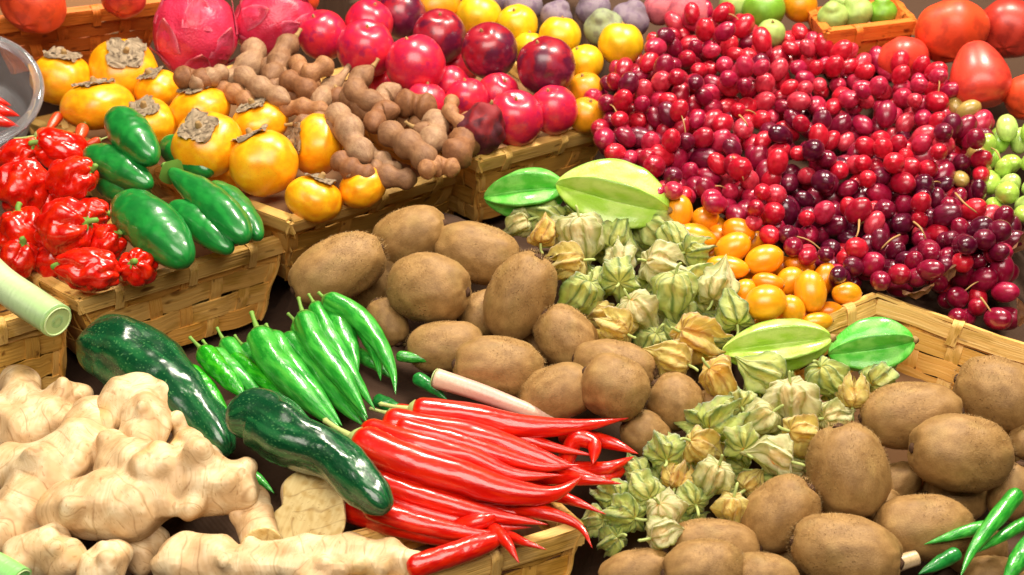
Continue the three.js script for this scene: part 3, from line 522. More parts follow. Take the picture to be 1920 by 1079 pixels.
// ---------------------------------------------------------------- persimmons: [px, py, rx, ry, angle, tilt, off, label]
const persimmons = [
  [115, 148, 56, 50, 78, 22, 0.012, 'persimmon beside the clear plastic tub, calyx lifted'], [232, 132, 64, 58, 62, 52, 0.008, 'persimmon with a shaggy calyx below the orange basket'], [295, 168, 42, 36, 110, 34, 0.006, 'small persimmon beside the first dragon fruit'],
  [182, 198, 66, 46, 96, 16, 0.016, 'broad persimmon above the topmost jalapeno'], [278, 232, 52, 46, 92, 48, 0.006, 'persimmon mostly hidden behind the topmost jalapeno'], [374, 206, 56, 44, 100, 22, 0.008, 'persimmon in the middle row with curled dry calyx'],
  [388, 270, 66, 62, 100, 58, 0.018, 'persimmon turning its round grey calyx forward'], [486, 232, 56, 42, 108, 24, 0.01, 'persimmon next to the tamarind pods with split calyx'], [494, 306, 67, 64, 112, 14, 0.022, 'large front persimmon with calyx on top'],
  [594, 272, 58, 60, 176, 30, 0.012, 'persimmon lying on its side, calyx facing the front one'], [588, 374, 54, 44, 70, 10, 0.012, 'low persimmon at the basket rim corner'], [680, 352, 46, 38, 118, 18, 0.01, 'last persimmon at the rim beside tamarind pods'],
  [426, 322, 48, 46, 80, 20, -0.006, 'shaded persimmon behind the long jalapeno'],
].map((a) => ({ px: a[0], py: a[1], off: a[6], rad: Math.min(a[2], a[3]) * 0.98, a }));
settle(persimmons);
const persGeo = [0, 1].map((s) => blob(44, 30, 1, 1, 1, (d, th) => (1 + 0.035 * Math.cos(4 * th + s) * Math.pow(1 - d.y * d.y, 1) + 0.02 * n3(d.x * 1.5 + s, d.y * 1.5, d.z * 1.5)) * (1 - 0.14 * Math.exp(-(1 - d.y) * 12) - 0.06 * Math.exp(-(1 + d.y) * 16))));
function leafPatch(seed, len, wid, c1, c2) {               // a crinkled dry calyx leaf from the centre outwards
  return gridGeo(9, 11, (u, v, p) => {
    const w = wid * Math.pow(Math.sin(Math.PI * lerp(0.16, 0.98, v)), 0.6) * (u - 0.5) * 2, x = w + 0.14 * len * n3(v * 3, u * 3, seed), r = v * len;
    p.set(x, 0.08 * len * n3(u * 3.2, v * 3.2, seed + 9) + 0.2 * len * smooth(0.5, 1, v) * (0.7 + 0.8 * n3(seed, u * 2, 4)) - 0.16 * len * v * v, r);
  }, { around: false, poles: false, color: (u, v, p, c) => { c.set(c1).lerp(new THREE.Color(c2), clamp(0.5 + 0.9 * fbm(u * 5, v * 5, seed, 3))); if (n3(u * 7, v * 7, seed + 3) > 0.45) c.lerp(new THREE.Color(0x3a2416), 0.6); } });
}
const calyxLeaves = [0, 1, 2, 3, 4, 5].map((s) => leafPatch(s * 3.7 + 1, 1, 0.52, 0x9a8468, 0xcdb898));
persimmons.forEach((b, i) => {
  const a = b.a, o = thing('persimmon', a[7], 'persimmon', b.p, 'orange persimmons'); o.quaternion.copy(lay(a[4], a[5], rr(0, 6)));
  const R = metres(a[2], b.p), H = metres(a[3], b.p), f = part('fruit', persGeo[i % 2], M.persimmon, o); f.scale.set(R, (a[5] > 40 || a[4] > 150 ? 0.84 * R : H), R);
  const top = f.scale.y * 0.87;
  for (let k = 0; k < 4; k++) { const l = part('calyx_leaf', calyxLeaves[(i + k * 2) % 6], M.calyx, o), s = R * rr(0.56, 0.7); l.scale.set(s, s * 0.8, s); l.position.y = top + 0.0022; l.rotation.y = k * Math.PI / 2 + rr(-0.15, 0.15); }
  const st = part('stem', sweep([V(0, top - 0.002, 0), V(0.0006, top + 0.004, 0), V(0.0016, top + 0.0075, 0.0006)], (t) => (t < 0.01 || t > 0.99 ? 0 : lerp(0.0042, 0.002, t)), { n: 10, m: 9 }), M.drystem, o);
});

// ---------------------------------------------------------------- plums and the fruit behind: [px, py, rx, ry, material, kind, off, label]
const rounds = [
  [605, 66, 44, 50, 'redplum', 'plum', 0.012, 'red plum touching the second dragon fruit'], [692, 44, 50, 40, 'redplum', 'plum', 0.01, 'red plum in the back row before the dark plum'], [686, 92, 56, 54, 'redplum', 'plum', 0.02, 'red plum with a pale shine above the tamarinds'],
  [779, 121, 55, 58, 'redplum', 'plum', 0.028, 'tall bright red plum in front of the dark plums'], [752, 26, 46, 46, 'darkplum', 'plum', 0.008, 'dark plum at the back beside the orange fruit'], [824, 68, 50, 52, 'darkplum', 'plum', 0.016, 'dark plum between two rows of red plums'],
  [918, 95, 56, 50, 'darkplum', 'plum', 0.024, 'dark glossy plum below the yellow plums'], [1024, 124, 57, 54, 'darkplum', 'plum', 0.026, 'purple red plum nearest the grapes'], [798, 196, 46, 38, 'redplum', 'plum', 0.006, 'low red plum behind the tamarind heap'],
  [846, 160, 38, 36, 'redplum', 'plum', 0.0, 'small red plum under the tall bright plum'], [876, 186, 40, 40, 'redplum', 'plum', 0.004, 'pinkish plum in the middle of the lower plums'], [934, 176, 42, 38, 'redplum', 'plum', 0.004, 'red plum directly below the dark glossy plum'],
  [966, 222, 54, 52, 'redplum', 'plum', 0.018, 'round red plum at the basket rim'], [1038, 206, 44, 48, 'redplum', 'plum', 0.012, 'red plum at the rim below the purple red plum'], [902, 244, 44, 48, 'duskplum', 'plum', 0.012, 'dull purple plum with pointed top next to tamarinds'],
  [726, 150, 40, 40, 'redplum', 'plum', -0.012, 'red plum in shade behind the crooked tamarind'], [860, 120, 40, 40, 'redplum', 'plum', -0.02, 'red plum deep between the dark plums'],
  [818, 12, 50, 44, 'orangeFruit', 'orange', 0.0, 'orange fruit behind the dark plums'], [898, 30, 42, 44, 'yellow', 'yellow_plum', 0.0, 'yellow plum beside the orange fruit'], [970, 46, 42, 36, 'yellow', 'yellow_plum', 0.004, 'yellow plum behind the dark glossy plum'],
  [1050, 68, 42, 38, 'yellow', 'yellow_plum', 0.006, 'yellow plum above the purple red plum'], [1164, 82, 46, 40, 'yellow', 'yellow_plum', 0.012, 'yellow plum nearest the tip of the grapes'], [1096, 118, 36, 36, 'yellow', 'yellow_plum', 0.004, 'yellow plum half covered by grapes'],
  [992, 88, 34, 26, 'yellow', 'yellow_plum', -0.004, 'pale yellow plum peeping between two dark plums'], [1098, 216, 36, 34, 'orangeFruit', 'yellow_plum', -0.004, 'orange yellow plum at the rim below the grapes'], [1098, 168, 34, 34, 'orangeFruit', 'yellow_plum', -0.008, 'shaded orange plum between red plum and grapes'],
  [982, 10, 42, 30, 'fig', 'fig', 0.0, 'grey fig behind the yellow plums'], [1044, 30, 36, 26, 'fig', 'fig', 0.004, 'grey fig between two yellow plums'], [1112, 16, 36, 32, 'fig', 'fig', -0.004, 'dark grey fig at the top edge'],
  [1132, 52, 40, 36, 'figGreen', 'fig', 0.0, 'greenish grey fig beside the last yellow plum'], [1182, 36, 40, 34, 'fig', 'fig', 0.006, 'large grey fig touching the grapes'], [1238, 16, 38, 26, 'peach', 'peach', 0.0, 'pink peach at the top edge'], [1292, 26, 44, 38, 'peach', 'peach', -0.002, 'pink peach behind the grape heap'],
  [932, -6, 40, 24, 'fig', 'fig', -0.004, 'grey fig cut by the top edge'],
  [1432, 18, 46, 34, 'limeGreen', 'lime', 0.0, 'green lime behind the grape heap'], [1380, 10, 34, 30, 'paleGreen', 'lime', -0.006, 'pale lime beside the green lime'], [1446, 62, 30, 24, 'paleGreen', 'lime', 0.004, 'pale green lime half buried in grapes'], [1500, 10, 34, 32, 'orangeFruit', 'orange', -0.004, 'orange fruit beside the green lime'],
  [1562, 30, 32, 26, 'paleGreen', 'green_pear', 0.02, 'pale green pear by the corner of the small basket'], [1606, 22, 34, 28, 'paleGreen', 'green_pear', 0.024, 'pale green pear in the middle of the small basket'], [1654, 22, 30, 26, 'limeGreen', 'green_pear', 0.022, 'greener pear near the far side of the small basket'], [1580, 4, 28, 20, 'paleGreen', 'green_pear', 0.016, 'pale green pear behind the others in the small basket'],
  [1784, 58, 68, 66, 'tomato', 'tomato', 0.02, 'large orange red tomato behind the grapes'], [1892, 54, 58, 62, 'tomatoDark', 'tomato', 0.012, 'darker red tomato beside the large one'], [1694, 112, 62, 32, 'waxapple', 'tomato', 0.0, 'red tomato half buried under pink grapes'], [1932, 182, 44, 52, 'tomato', 'tomato', 0.012, 'red tomato cut by the picture edge above green grapes'],
  [62, 6, 84, 38, 'tomato', 'tomato', 0.07, 'large red tomato in the orange basket'], [230, -4, 56, 26, 'tomatoDark', 'tomato', 0.056, 'dark red tomato in the orange basket'], [560, -6, 50, 26, 'tomato', 'tomato', 0.0, 'red tomato behind the second dragon fruit'],
].map((a) => ({ px: a[0], py: a[1], off: a[6], rad: Math.min(a[2], a[3]), a }));
settle(rounds);
const plumGeo = [0, 1, 2].map((s) => blob(36, 26, 1, 1, 1, (d, th) => (1 + 0.02 * n3(d.x * 1.3 + s * 5, d.y * 1.3, d.z * 1.3) - 0.025 * Math.exp(-Math.pow(Math.min(th, 2 * Math.PI - th) / 0.2, 2)) * (0.4 + 0.6 * d.y)) * (1 - 0.16 * Math.exp(-(1 - d.y) * 22))));
const duskGeo = blob(36, 26, 1, 1, 1, (d) => 1 + 0.12 * n3(d.x * 1.5, d.y * 1.5, d.z * 1.5 + 4) + 0.22 * smooth(0.8, 1, d.y));
const tomGeo = blob(44, 26, 1, 1, 1, (d, th) => (1 + 0.03 * Math.cos(5 * th) * (1 - d.y * d.y * 0.4) + 0.02 * n3(d.x, d.y, d.z)) * (1 - 0.2 * Math.exp(-(1 - d.y) * 14)));
const pearGeo = blob(30, 26, 1, 1, 1, (d) => 1 - 0.1 * smooth(0.1, 0.8, d.y) + 0.18 * smooth(0.75, 1, d.y) + 0.02 * n3(d.x * 2, d.y * 2, d.z * 2));
const sepal = leafPatch(4.4, 1, 0.16, 0x4d7a2c, 0x6f9a40);
const GROUPS = { plum: 'plums in the bamboo basket', yellow_plum: 'yellow plums behind the red plums', fig: 'grey figs at the back', lime: 'limes behind the grapes', green_pear: 'pale green fruit in the small basket', tomato: 'red tomatoes', peach: 'pink peaches', orange: 'orange fruit at the back' };
rounds.forEach((b, i) => {
  const a = b.a, o = thing(a[5], a[7], a[5].replace('_', ' '), b.p, GROUPS[a[5]]); o.quaternion.copy(a[5] === 'tomato' ? lay(90 + rr(-30, 30), rr(-45, -20), rr(0, 6)) : lay(90 + rr(-35, 35), rr(10, 50), rr(0, 6)));
  const R = metres((a[2] + a[3]) / 2, b.p), geo = a[4] === 'duskplum' ? duskGeo : a[5] === 'tomato' ? tomGeo : a[5] === 'green_pear' || a[5] === 'fig' ? pearGeo : plumGeo[i % 3];
  const f = part('fruit', geo, M[a[4]], o); f.scale.set(R, R * (a[5] === 'plum' ? 1.02 : a[5] === 'tomato' ? 0.88 : 0.96), R);
  if (a[5] === 'tomato') for (let k = 0; k < 5; k++) { const l = part('sepal', sepal, M.calyx, o), s = R * 0.5; l.scale.set(s, s, s); l.position.y = f.scale.y * 0.82; l.rotation.y = k * 1.257; }
  const st = part('stem', nubGeo, a[5] === 'tomato' ? M.stem : M.drystem, o); st.scale.set(0.0016, 0.0032, 0.0016); st.position.y = f.scale.y * (a[4] === 'duskplum' ? 1.2 : 0.84);
});
// the bell shaped wax apple
{
  const p = at(1836, 140, 0.024), o = thing('wax_apple', 'red bell shaped wax apple below the tomatoes', 'wax apple', p); o.quaternion.copy(lay(96, -10, 0.5)); rests(p, 0.025, p.y - 0.025);
  const S = metres(62, p);
  part('fruit', gridGeo(48, 36, (u, v, q) => {
    const th = u * 6.2832, a = v * Math.PI, bell = lerp(0.62, 1, smooth(0.1, 0.75, v)), k = Math.pow(Math.sin(a), 0.62) * bell * (1 + 0.08 * Math.cos(4 * th) * smooth(0.45, 0.9, v));
    q.set(Math.cos(th) * k * S, (Math.cos(a) - (v > 0.9 ? -0.9 * (v - 0.9) : 0)) * S * 1.02, Math.sin(th) * k * S);
  }), M.waxapple, o);
  for (let k = 0; k < 4; k++) { const l = part('sepal', leafPatch(k + 2.2, 0.012, 0.008, 0xa83020, 0x7a2a18), M.calyx, o); l.position.y = -0.86 * S; l.rotation.set(Math.PI, k * 1.57, 0); }
}
// ---------------------------------------------------------------- dragon fruits
const dragonBody = blob(40, 30, 1, 1, 1, (d) => 1 + 0.04 * n3(d.x * 1.5, d.y * 1.5, d.z * 1.5), (u, v, p, c) => c.set(0xc81c3c).lerp(new THREE.Color(0xdc3c60), clamp(0.5 + fbm(p.x * 2, p.y * 2, p.z * 2, 3))));
// a bract lying on the unit ball: from latitude lat at longitude lon, its tip lifting off a little
function bract(lon, lat, len, wid, seed) {
  return gridGeo(9, 12, (u, v, p) => {
    const la = lat + v * len, w = wid * Math.pow(Math.cos(Math.PI / 2 * Math.pow(v, 1.5)), 0.8), lo = lon + (u - 0.5) * 2 * w / Math.max(0.35, Math.cos(la)), r = 1.012 + 0.02 * v + 0.1 * smooth(0.62, 1, v) + 0.02 * n3(u * 2, v * 2, seed) - (Math.abs(u - 0.5) > 0.45 ? 0.012 : 0);
    p.set(Math.cos(la) * Math.cos(lo) * r, Math.sin(la) * r, Math.cos(la) * Math.sin(lo) * r);
  }, { around: false, poles: false, color: (u, v, p, c) => { c.set(0xcc1e42).lerp(new THREE.Color(0xe24c70), clamp(0.4 + fbm(u * 3, v * 2, seed, 3))); c.lerp(new THREE.Color(0xe89a80), smooth(0.88, 1, v) * 0.7); if (Math.abs(u - 0.5) > 0.42) c.lerp(new THREE.Color(0xf2a0b0), 0.45); } });
}
const bracts = []; [[-1.1, 4, 0], [-0.5, 4, 0.6], [0.1, 4, 0.1], [0.6, 3, 0.7]].forEach(([lat, n, sh], r) => { for (let k = 0; k < n; k++) bracts.push(bract((k + sh) / n * 2 * Math.PI, lat, 0.72, 0.36, r * 7 + k)); });
for (const [px, py, rx, ry, ang, off, label] of [[366, 62, 78, 80, 82, 0.016, 'big pink dragon fruit behind the persimmons'], [512, 40, 74, 62, 15, 0.01, 'pink dragon fruit beside the red plums']]) {
  const p = at(px, py, off), o = thing('dragon_fruit', label, 'dragon fruit', p, 'pink dragon fruits'); o.quaternion.copy(lay(ang, 10, 0.4));
  const R = metres(Math.min(rx, ry), p), L = metres(Math.max(rx, ry) * 1.05, p); rests(p, R, p.y - R);
  const b = part('body', dragonBody, M.dragon, o); b.scale.set(R, L, R);
  for (const g of bracts) { const q = part('scale', g, M.dragon, o); q.scale.set(R, L, R); }
  const t = part('stem', nubGeo, M.drystem, o); t.scale.set(0.006, 0.006, 0.006); t.position.y = -L;
}

// ---------------------------------------------------------------- long produce swept along a line of points
const world = (pts, off) => pts.map(([x, y, o = 0]) => at(x, y, off + o));
function longThing(name, label, category, group, pts, off, rpx, profile, mat, { stem, around, calyx = true, partName = 'body', n = 56, m = 24, stemTo, stemMat = M.stem } = {}) {
  const W = world(pts, off), c = middle(W), L = local(W, c), o = thing(name, label, category, c, group), R = metres(rpx, c);
  const run = L.slice(1).reduce((q, p, k) => q + p.distanceTo(L[k]), 0);
  part(partName, sweep(L, (t) => R * profile(t, R / run), { n, m, around }), mat, o);
  for (const p of W) rests(p, R, p.y - R);
  if (stem) {
    const d = L[0].clone().sub(L[1]).normalize(), len = stem * R, side = V(rr(-1, 1), rr(0, 1), rr(-1, 1)).multiplyScalar(len * 0.18), q = [L[0].clone().addScaledVector(d, -R * 0.15), L[0].clone().addScaledVector(d, len * 0.5).addScaledVector(side, 0.4), L[0].clone().addScaledVector(d, len).add(side)];
    if (stemTo) { const e = at(...stemTo).sub(c); q[2].copy(e); q[1].copy(L[0]).lerp(e, 0.5); }
    const holder = calyx ? part('calyx', sweep([L[0].clone().addScaledVector(d, R * 0.22), L[0].clone().addScaledVector(d, -R * 0.34)], (t) => (t < 0.02 || t > 0.98 ? 0 : R * lerp(0.25, 0.8, Math.pow(t, 0.7))), { n: 8, m: 14, around: (th) => 1 + 0.06 * Math.cos(5 * th) }), stemMat, o) : o;
    part('stem', sweep(q, (t) => (t < 0.01 || t > 0.995 ? 0 : R * lerp(0.24, 0.15, smooth(0, 0.6, t)) * (t > 0.9 ? 1.25 : 1)), { n: 12, m: 9 }), stemMat, holder);
  }
  return o;
}
const chiliShape = (p = 1.5) => (t, rl = 0.06) => Math.sqrt(1 - Math.pow(1 - clamp(t / Math.min(0.4, rl * 0.95)), 2)) * (t < 0.25 ? 1 : 1 - Math.pow((t - 0.25) / 0.75, p)) * (t >= 1 ? 0 : 1);
const podShape = (k = 2.4) => (t) => Math.pow(Math.max(0, 1 - Math.pow(Math.abs(2 * t - 1), k)), 1 / 2);
const wob = (s, a = 0.07) => (th, t) => 1 + a * n3(Math.cos(th) * 0.9 + s, t * 3.5, Math.sin(th) * 0.9) + 0.03 * n3(Math.cos(th) * 2, t * 9 + s, Math.sin(th) * 2);

const RC = 'long red chilies', redChilies = [
  [[[770, 768], [860, 778], [980, 800], [1080, 800], [1182, 784]], 0.022, 29, 1.6, 3, 'top red chili whose tip reaches the kiwis'],
  [[[715, 790], [800, 804], [900, 822], [1010, 858], [1085, 886], [1150, 905]], 0.024, 32, 1.5, 0, 'second red chili from the top, broad and glossy'],
  [[[676, 806, -0.006], [790, 838], [880, 858], [960, 890], [1060, 892]], 0.03, 31, 1.5, 0, 'red chili in the middle of the bundle'],
  [[[662, 822], [740, 858], [850, 892], [960, 924], [1040, 926], [1096, 892]], 0.038, 40, 1.9, 2.4, 'largest red chili with an orange shoulder, tip bent upward'],
  [[[670, 880, -0.02], [790, 922], [880, 946], [990, 968]], 0.022, 30, 2, 0, 'red chili below the largest one'],
  [[[650, 955, -0.02], [780, 990], [900, 1012], [1000, 1020]], 0.016, 31, 2, 0, 'lowest long red chili beside the dark cucumber tip'],
  [[[760, 1068], [862, 1036], [952, 1004]], 0.03, 26, 5, 0, 'short red chili end at the basket rim'],
  [[[880, 950, -0.03], [1000, 958, -0.004], [1084, 986], [1112, 1030]], 0.03, 20, 1.6, 0, 'red chili whose curled tip hangs over the basket rim'],
  [[[980, 915, -0.03], [1070, 938], [1138, 966]], 0.018, 18, 1.4, 0, 'short red chili pointing at the dark physalis'],
  [[[1056, 880, -0.02], [1082, 824], [1112, 832], [1112, 872]], 0.016, 19, 3, 0, 'red chili bent into a hook'],
  [[[1050, 818, -0.02], [1140, 830], [1198, 852]], 0.008, 19, 2, 0, 'red chili tip beside the kiwi under the bundle'],
  [[[1050, 880, -0.02], [1140, 878], [1190, 856]], 0.006, 18, 2, 0, 'red chili tip below the hooked chili'],
  [[[990, 890, -0.03], [1100, 900], [1168, 908]], 0.026, 19, 1.6, 0, 'pointed red chili tip at the end of the bundle'],
  [[[820, 1000, -0.025], [890, 982], [950, 962]], 0.03, 21, 2.6, 0, 'small red chili crossing above the lowest ones'],
  [[[900, 975, -0.02], [950, 1018], [974, 1058]], 0.034, 17, 2, 0, 'red chili tip hanging down at the rim'],
  [[[930, 998, -0.02], [985, 1018], [1026, 1032]], 0.03, 13, 1.6, 0, 'thin red chili tip lying on the basket wall'],
  [[[1110, 900], [1150, 892], [1178, 876]], -0.002, 17, 1.8, 0, 'shaded red chili tip deep in the bundle'],
  [[[740, 800], [830, 822], [930, 852], [1020, 876], [1090, 872]], 0.03, 24, 1.7, 0, 'slim red chili lying over the middle of the bundle'],
  [[[700, 840], [790, 872], [900, 905], [1010, 915]], 0.026, 24, 1.8, 0, 'slim red chili against the top of the largest one'],
  [[[700, 900], [800, 936], [900, 962], [1030, 985]], 0.03, 24, 1.8, 0, 'slim red chili above the lower bundle'],
  [[[680, 950], [780, 980], [880, 1000], [960, 1004]], 0.028, 23, 1.9, 0, 'slim red chili close to the lowest long one'],
  [[[730, 776], [820, 788], [920, 806], [1040, 840], [1120, 856]], 0.014, 24, 1.6, 2, 'slender red chili just under the top one'],
  [[[700, 868], [790, 900], [900, 930], [1000, 950]], 0.03, 24, 1.7, 0, 'slender red chili along the underside of the largest one'],
  [[[690, 930], [790, 960], [890, 985], [1000, 990]], 0.022, 24, 1.8, 0, 'slender red chili in the lower bundle'],
  [[[740, 835], [830, 870], [940, 905]], 0.006, 28, 2, 0, 'red chili buried under the largest one'],
];
for (const [pts, off, r, p, stem, label] of redChilies) longThing('red_chili', label, 'chili pepper', RC, pts, off, r * 0.88, chiliShape(p * 1.2), M.redchili, { stem, around: wob(r + off * 100, 0.045), stemMat: M.paleStem });

const GC = 'green chilies beside the cucumbers', greenChilies = [
  [[[484, 622], [505, 665], [560, 730], [615, 785], [640, 806]], 0.03, 37, 2.4, 2, 'broad green chili in the middle of the green bundle', 'greenchili'],
  [[[508, 628], [548, 690], [596, 746], [642, 800]], 0.03, 28, 2.4, 1.5, 'slim green chili between the broad and the darker one', 'greenchili'],
  [[[420, 640], [462, 690], [520, 740], [570, 790]], 0.012, 25, 2.4, 2, 'green chili low behind the short lime one', 'greenchili'],
  [[[590, 572], [622, 640], [668, 716], [704, 770]], 0.022, 25, 2.2, 1.5, 'slim green chili beside the shiny one', 'greenchili'],
  [[[398, 660], [440, 700], [500, 752]], 0.02, 24, 2.4, 2, 'slim green chili between two lime ones', 'greenchili'],
  [[[556, 606], [600, 668], [650, 735], [690, 796]], 0.024, 26, 2.4, 1.5, 'slim green chili under the shiny one', 'greenchili'],
  [[[636, 566], [676, 606], [704, 660], [714, 715]], 0.022, 24, 2, 1, 'slim green chili inside the curving one', 'greenchili'],
  [[[536, 630], [590, 690], [640, 755], [682, 800]], 0.02, 31, 2.6, 0, 'darker green chili beside the broad one', 'greenchili'],
  [[[568, 590], [590, 640], [642, 710], [690, 786]], 0.034, 30, 2.4, 2, 'green chili with a long bright shine', 'greenchili'],
  [[[620, 582], [645, 630], [672, 700]], 0.02, 30, 2.2, 0, 'green chili standing behind the shiny one', 'greenchili'],
  [[[610, 560], [662, 588], [708, 640], [736, 700], [742, 742]], 0.03, 27, 1.6, 1, 'green chili curving down to a point', 'greenchili'],
  [[[378, 656], [408, 690], [462, 748]], 0.024, 27, 2.6, 2, 'short lime green chili above the front cucumber', 'limechili'],
  [[[352, 692], [382, 726], [430, 786]], 0.02, 25, 2.6, 2, 'lime green chili nearest the back cucumber', 'limechili'],
  [[[432, 670], [482, 704], [565, 768]], 0.018, 22, 2.4, 0, 'thin green chili with a lime tip', 'limechili'],
  [[[456, 650], [482, 672], [520, 700]], 0.01, 22, 2, 2, 'small green chili end behind the broad one', 'greenchili'],
  [[[742, 668], [782, 672], [824, 678]], 0.004, 13, 1.5, 0, 'thin green chili tip against the shaded kiwi', 'greenchili'],
  [[[664, 660], [704, 684], [738, 712]], 0.006, 17, 1.6, 0, 'green chili under the curving one', 'greenchili'],
  [[[700, 748], [735, 762], [768, 772]], 0.0, 17, 2, 0, 'dark green chili in shade above the red bundle', 'darkchili'],
  [[[776, 706], [806, 724], [840, 752]], 0.006, 16, 1.8, 0, 'dark chili tip beside the lemongrass stalk', 'darkchili'],
  [[[460, 880], [486, 900], [514, 926]], -0.01, 12, 2, 0, 'thin green chili in the gap between ginger and cucumber', 'greenchili'],
  [[[1912, 922], [1868, 974], [1826, 1030], [1800, 1085]], 0.034, 20, 1.8, 0, 'upright green chili in the corner over the kiwis', 'greenchili'],
  [[[1930, 976], [1880, 1006], [1826, 1040]], 0.026, 15, 1.7, 0, 'green chili crossing behind the upright one', 'greenchili'],
  [[[1856, 986], [1790, 1004], [1732, 1022]], 0.02, 16, 1.5, 0, 'green chili pointing along the shaded kiwi', 'greenchili'],
  [[[1945, 1010], [1905, 1060], [1880, 1100]], 0.036, 26, 2, 0, 'thick green chili cut by the picture corner', 'greenchili'],
  [[[1800, 1036], [1770, 1052], [1722, 1078]], 0.018, 18, 2, 0, 'dark green chili at the bottom edge near kiwis', 'darkchili'],
];
for (const [pts, off, r, p, stem, label, m] of greenChilies) longThing('green_chili', label, 'chili pepper', GC, pts, off, r * 0.8, chiliShape(p), m === 'darkchili' ? M.jalapeno : M[m], { stem, around: wob(r * 3 + off * 100), stemMat: M.stem });

const JG = 'jalapenos in the habanero basket', jalapenos = [
  [[[212, 212], [250, 258], [288, 304]], 0.046, 44, 'topmost jalapeno lying over the persimmons', 2.6], [[[160, 284], [212, 308], [284, 350]], 0.03, 38, 'dark jalapeno beside the smooth red habanero', 2.4], [[[304, 268], [350, 292], [396, 326]], 0.02, 36, 'dark jalapeno behind the topmost one', 2.6],
  [[[182, 336], [226, 352], [282, 366]], 0.012, 32, 'jalapeno in shade under the dark one', 2.6], [[[316, 318], [364, 356], [420, 404], [462, 452]], 0.034, 40, 'long jalapeno with a cut stem end', 3], [[[392, 348], [436, 386], [488, 448]], 0.02, 34, 'jalapeno along the basket rim corner', 2.8],
  [[[222, 374], [284, 424], [352, 494]], 0.04, 58, 'largest jalapeno in front of the basket', 2.8], [[[318, 386], [372, 420], [434, 472]], 0.026, 36, 'jalapeno between the largest and the long one', 2.6],
];
for (const [pts, off, r, label, k] of jalapenos) longThing('jalapeno', label, 'jalapeno', JG, pts, off, r * 0.9, (t) => podShape(k)(t) * (r === 40 ? lerp(0.62, 1, smooth(0.05, 0.55, t)) : lerp(1, 0.8, smooth(0.4, 1, t))), M.jalapeno, { around: wob(r, 0.05), stem: r === 40 ? 0.5 : 0, calyx: r === 40 });

longThing('cucumber', 'dark green cucumber lying behind the ginger', 'cucumber', 'dark cucumbers', [[150, 640], [225, 662], [300, 716], [372, 782], [430, 850]], 0.016, 74, (t) => podShape(4)(t) * lerp(1, 0.62, smooth(0.2, 0.9, t)), M.cucumber, { around: wob(3, 0.12), n: 70, m: 30 });
longThing('cucumber', 'bent dark cucumber crossing in front of the green chilies', 'cucumber', 'dark cucumbers', [[420, 788], [478, 782], [552, 826], [622, 858], [680, 912], [730, 958]], 0.05, 62, (t) => podShape(4)(t) * lerp(1, 0.7, smooth(0.2, 0.8, t)) * (1 - 0.1 * Math.exp(-Math.pow((t - 0.5) / 0.12, 2))), M.cucumber, { around: wob(8, 0.14), n: 70, m: 30 });

// small orange chilies by the tub
const smallChilies = [[[[112, 214], [98, 232], [84, 252]], 10, 'thin orange chili with a long stem under a persimmon'], [[[66, 256], [96, 250], [124, 258]], 13, 'orange chili lying in front of the plastic tub'], [[[156, 236], [150, 254], [138, 274]], 12, 'orange chili under the broad persimmon'], [[[68, 262], [36, 274], [0, 288]], 9, 'thin red chili along the tub'], [[[100, 270], [70, 284], [38, 292]], 9, 'thin chili above the red habaneros'], [[[188, 262], [172, 268], [150, 276]], 8, 'tiny orange chili beside the topmost jalapeno']];
smallChilies.forEach(([pts, r, label], i) => longThing('small_chili', label, 'chili pepper', 'small orange chilies', pts, 0.016 + i * 0.001, r, chiliShape(1.7), M.orangeChili, { stem: 3, stemMat: M.paleStem }));

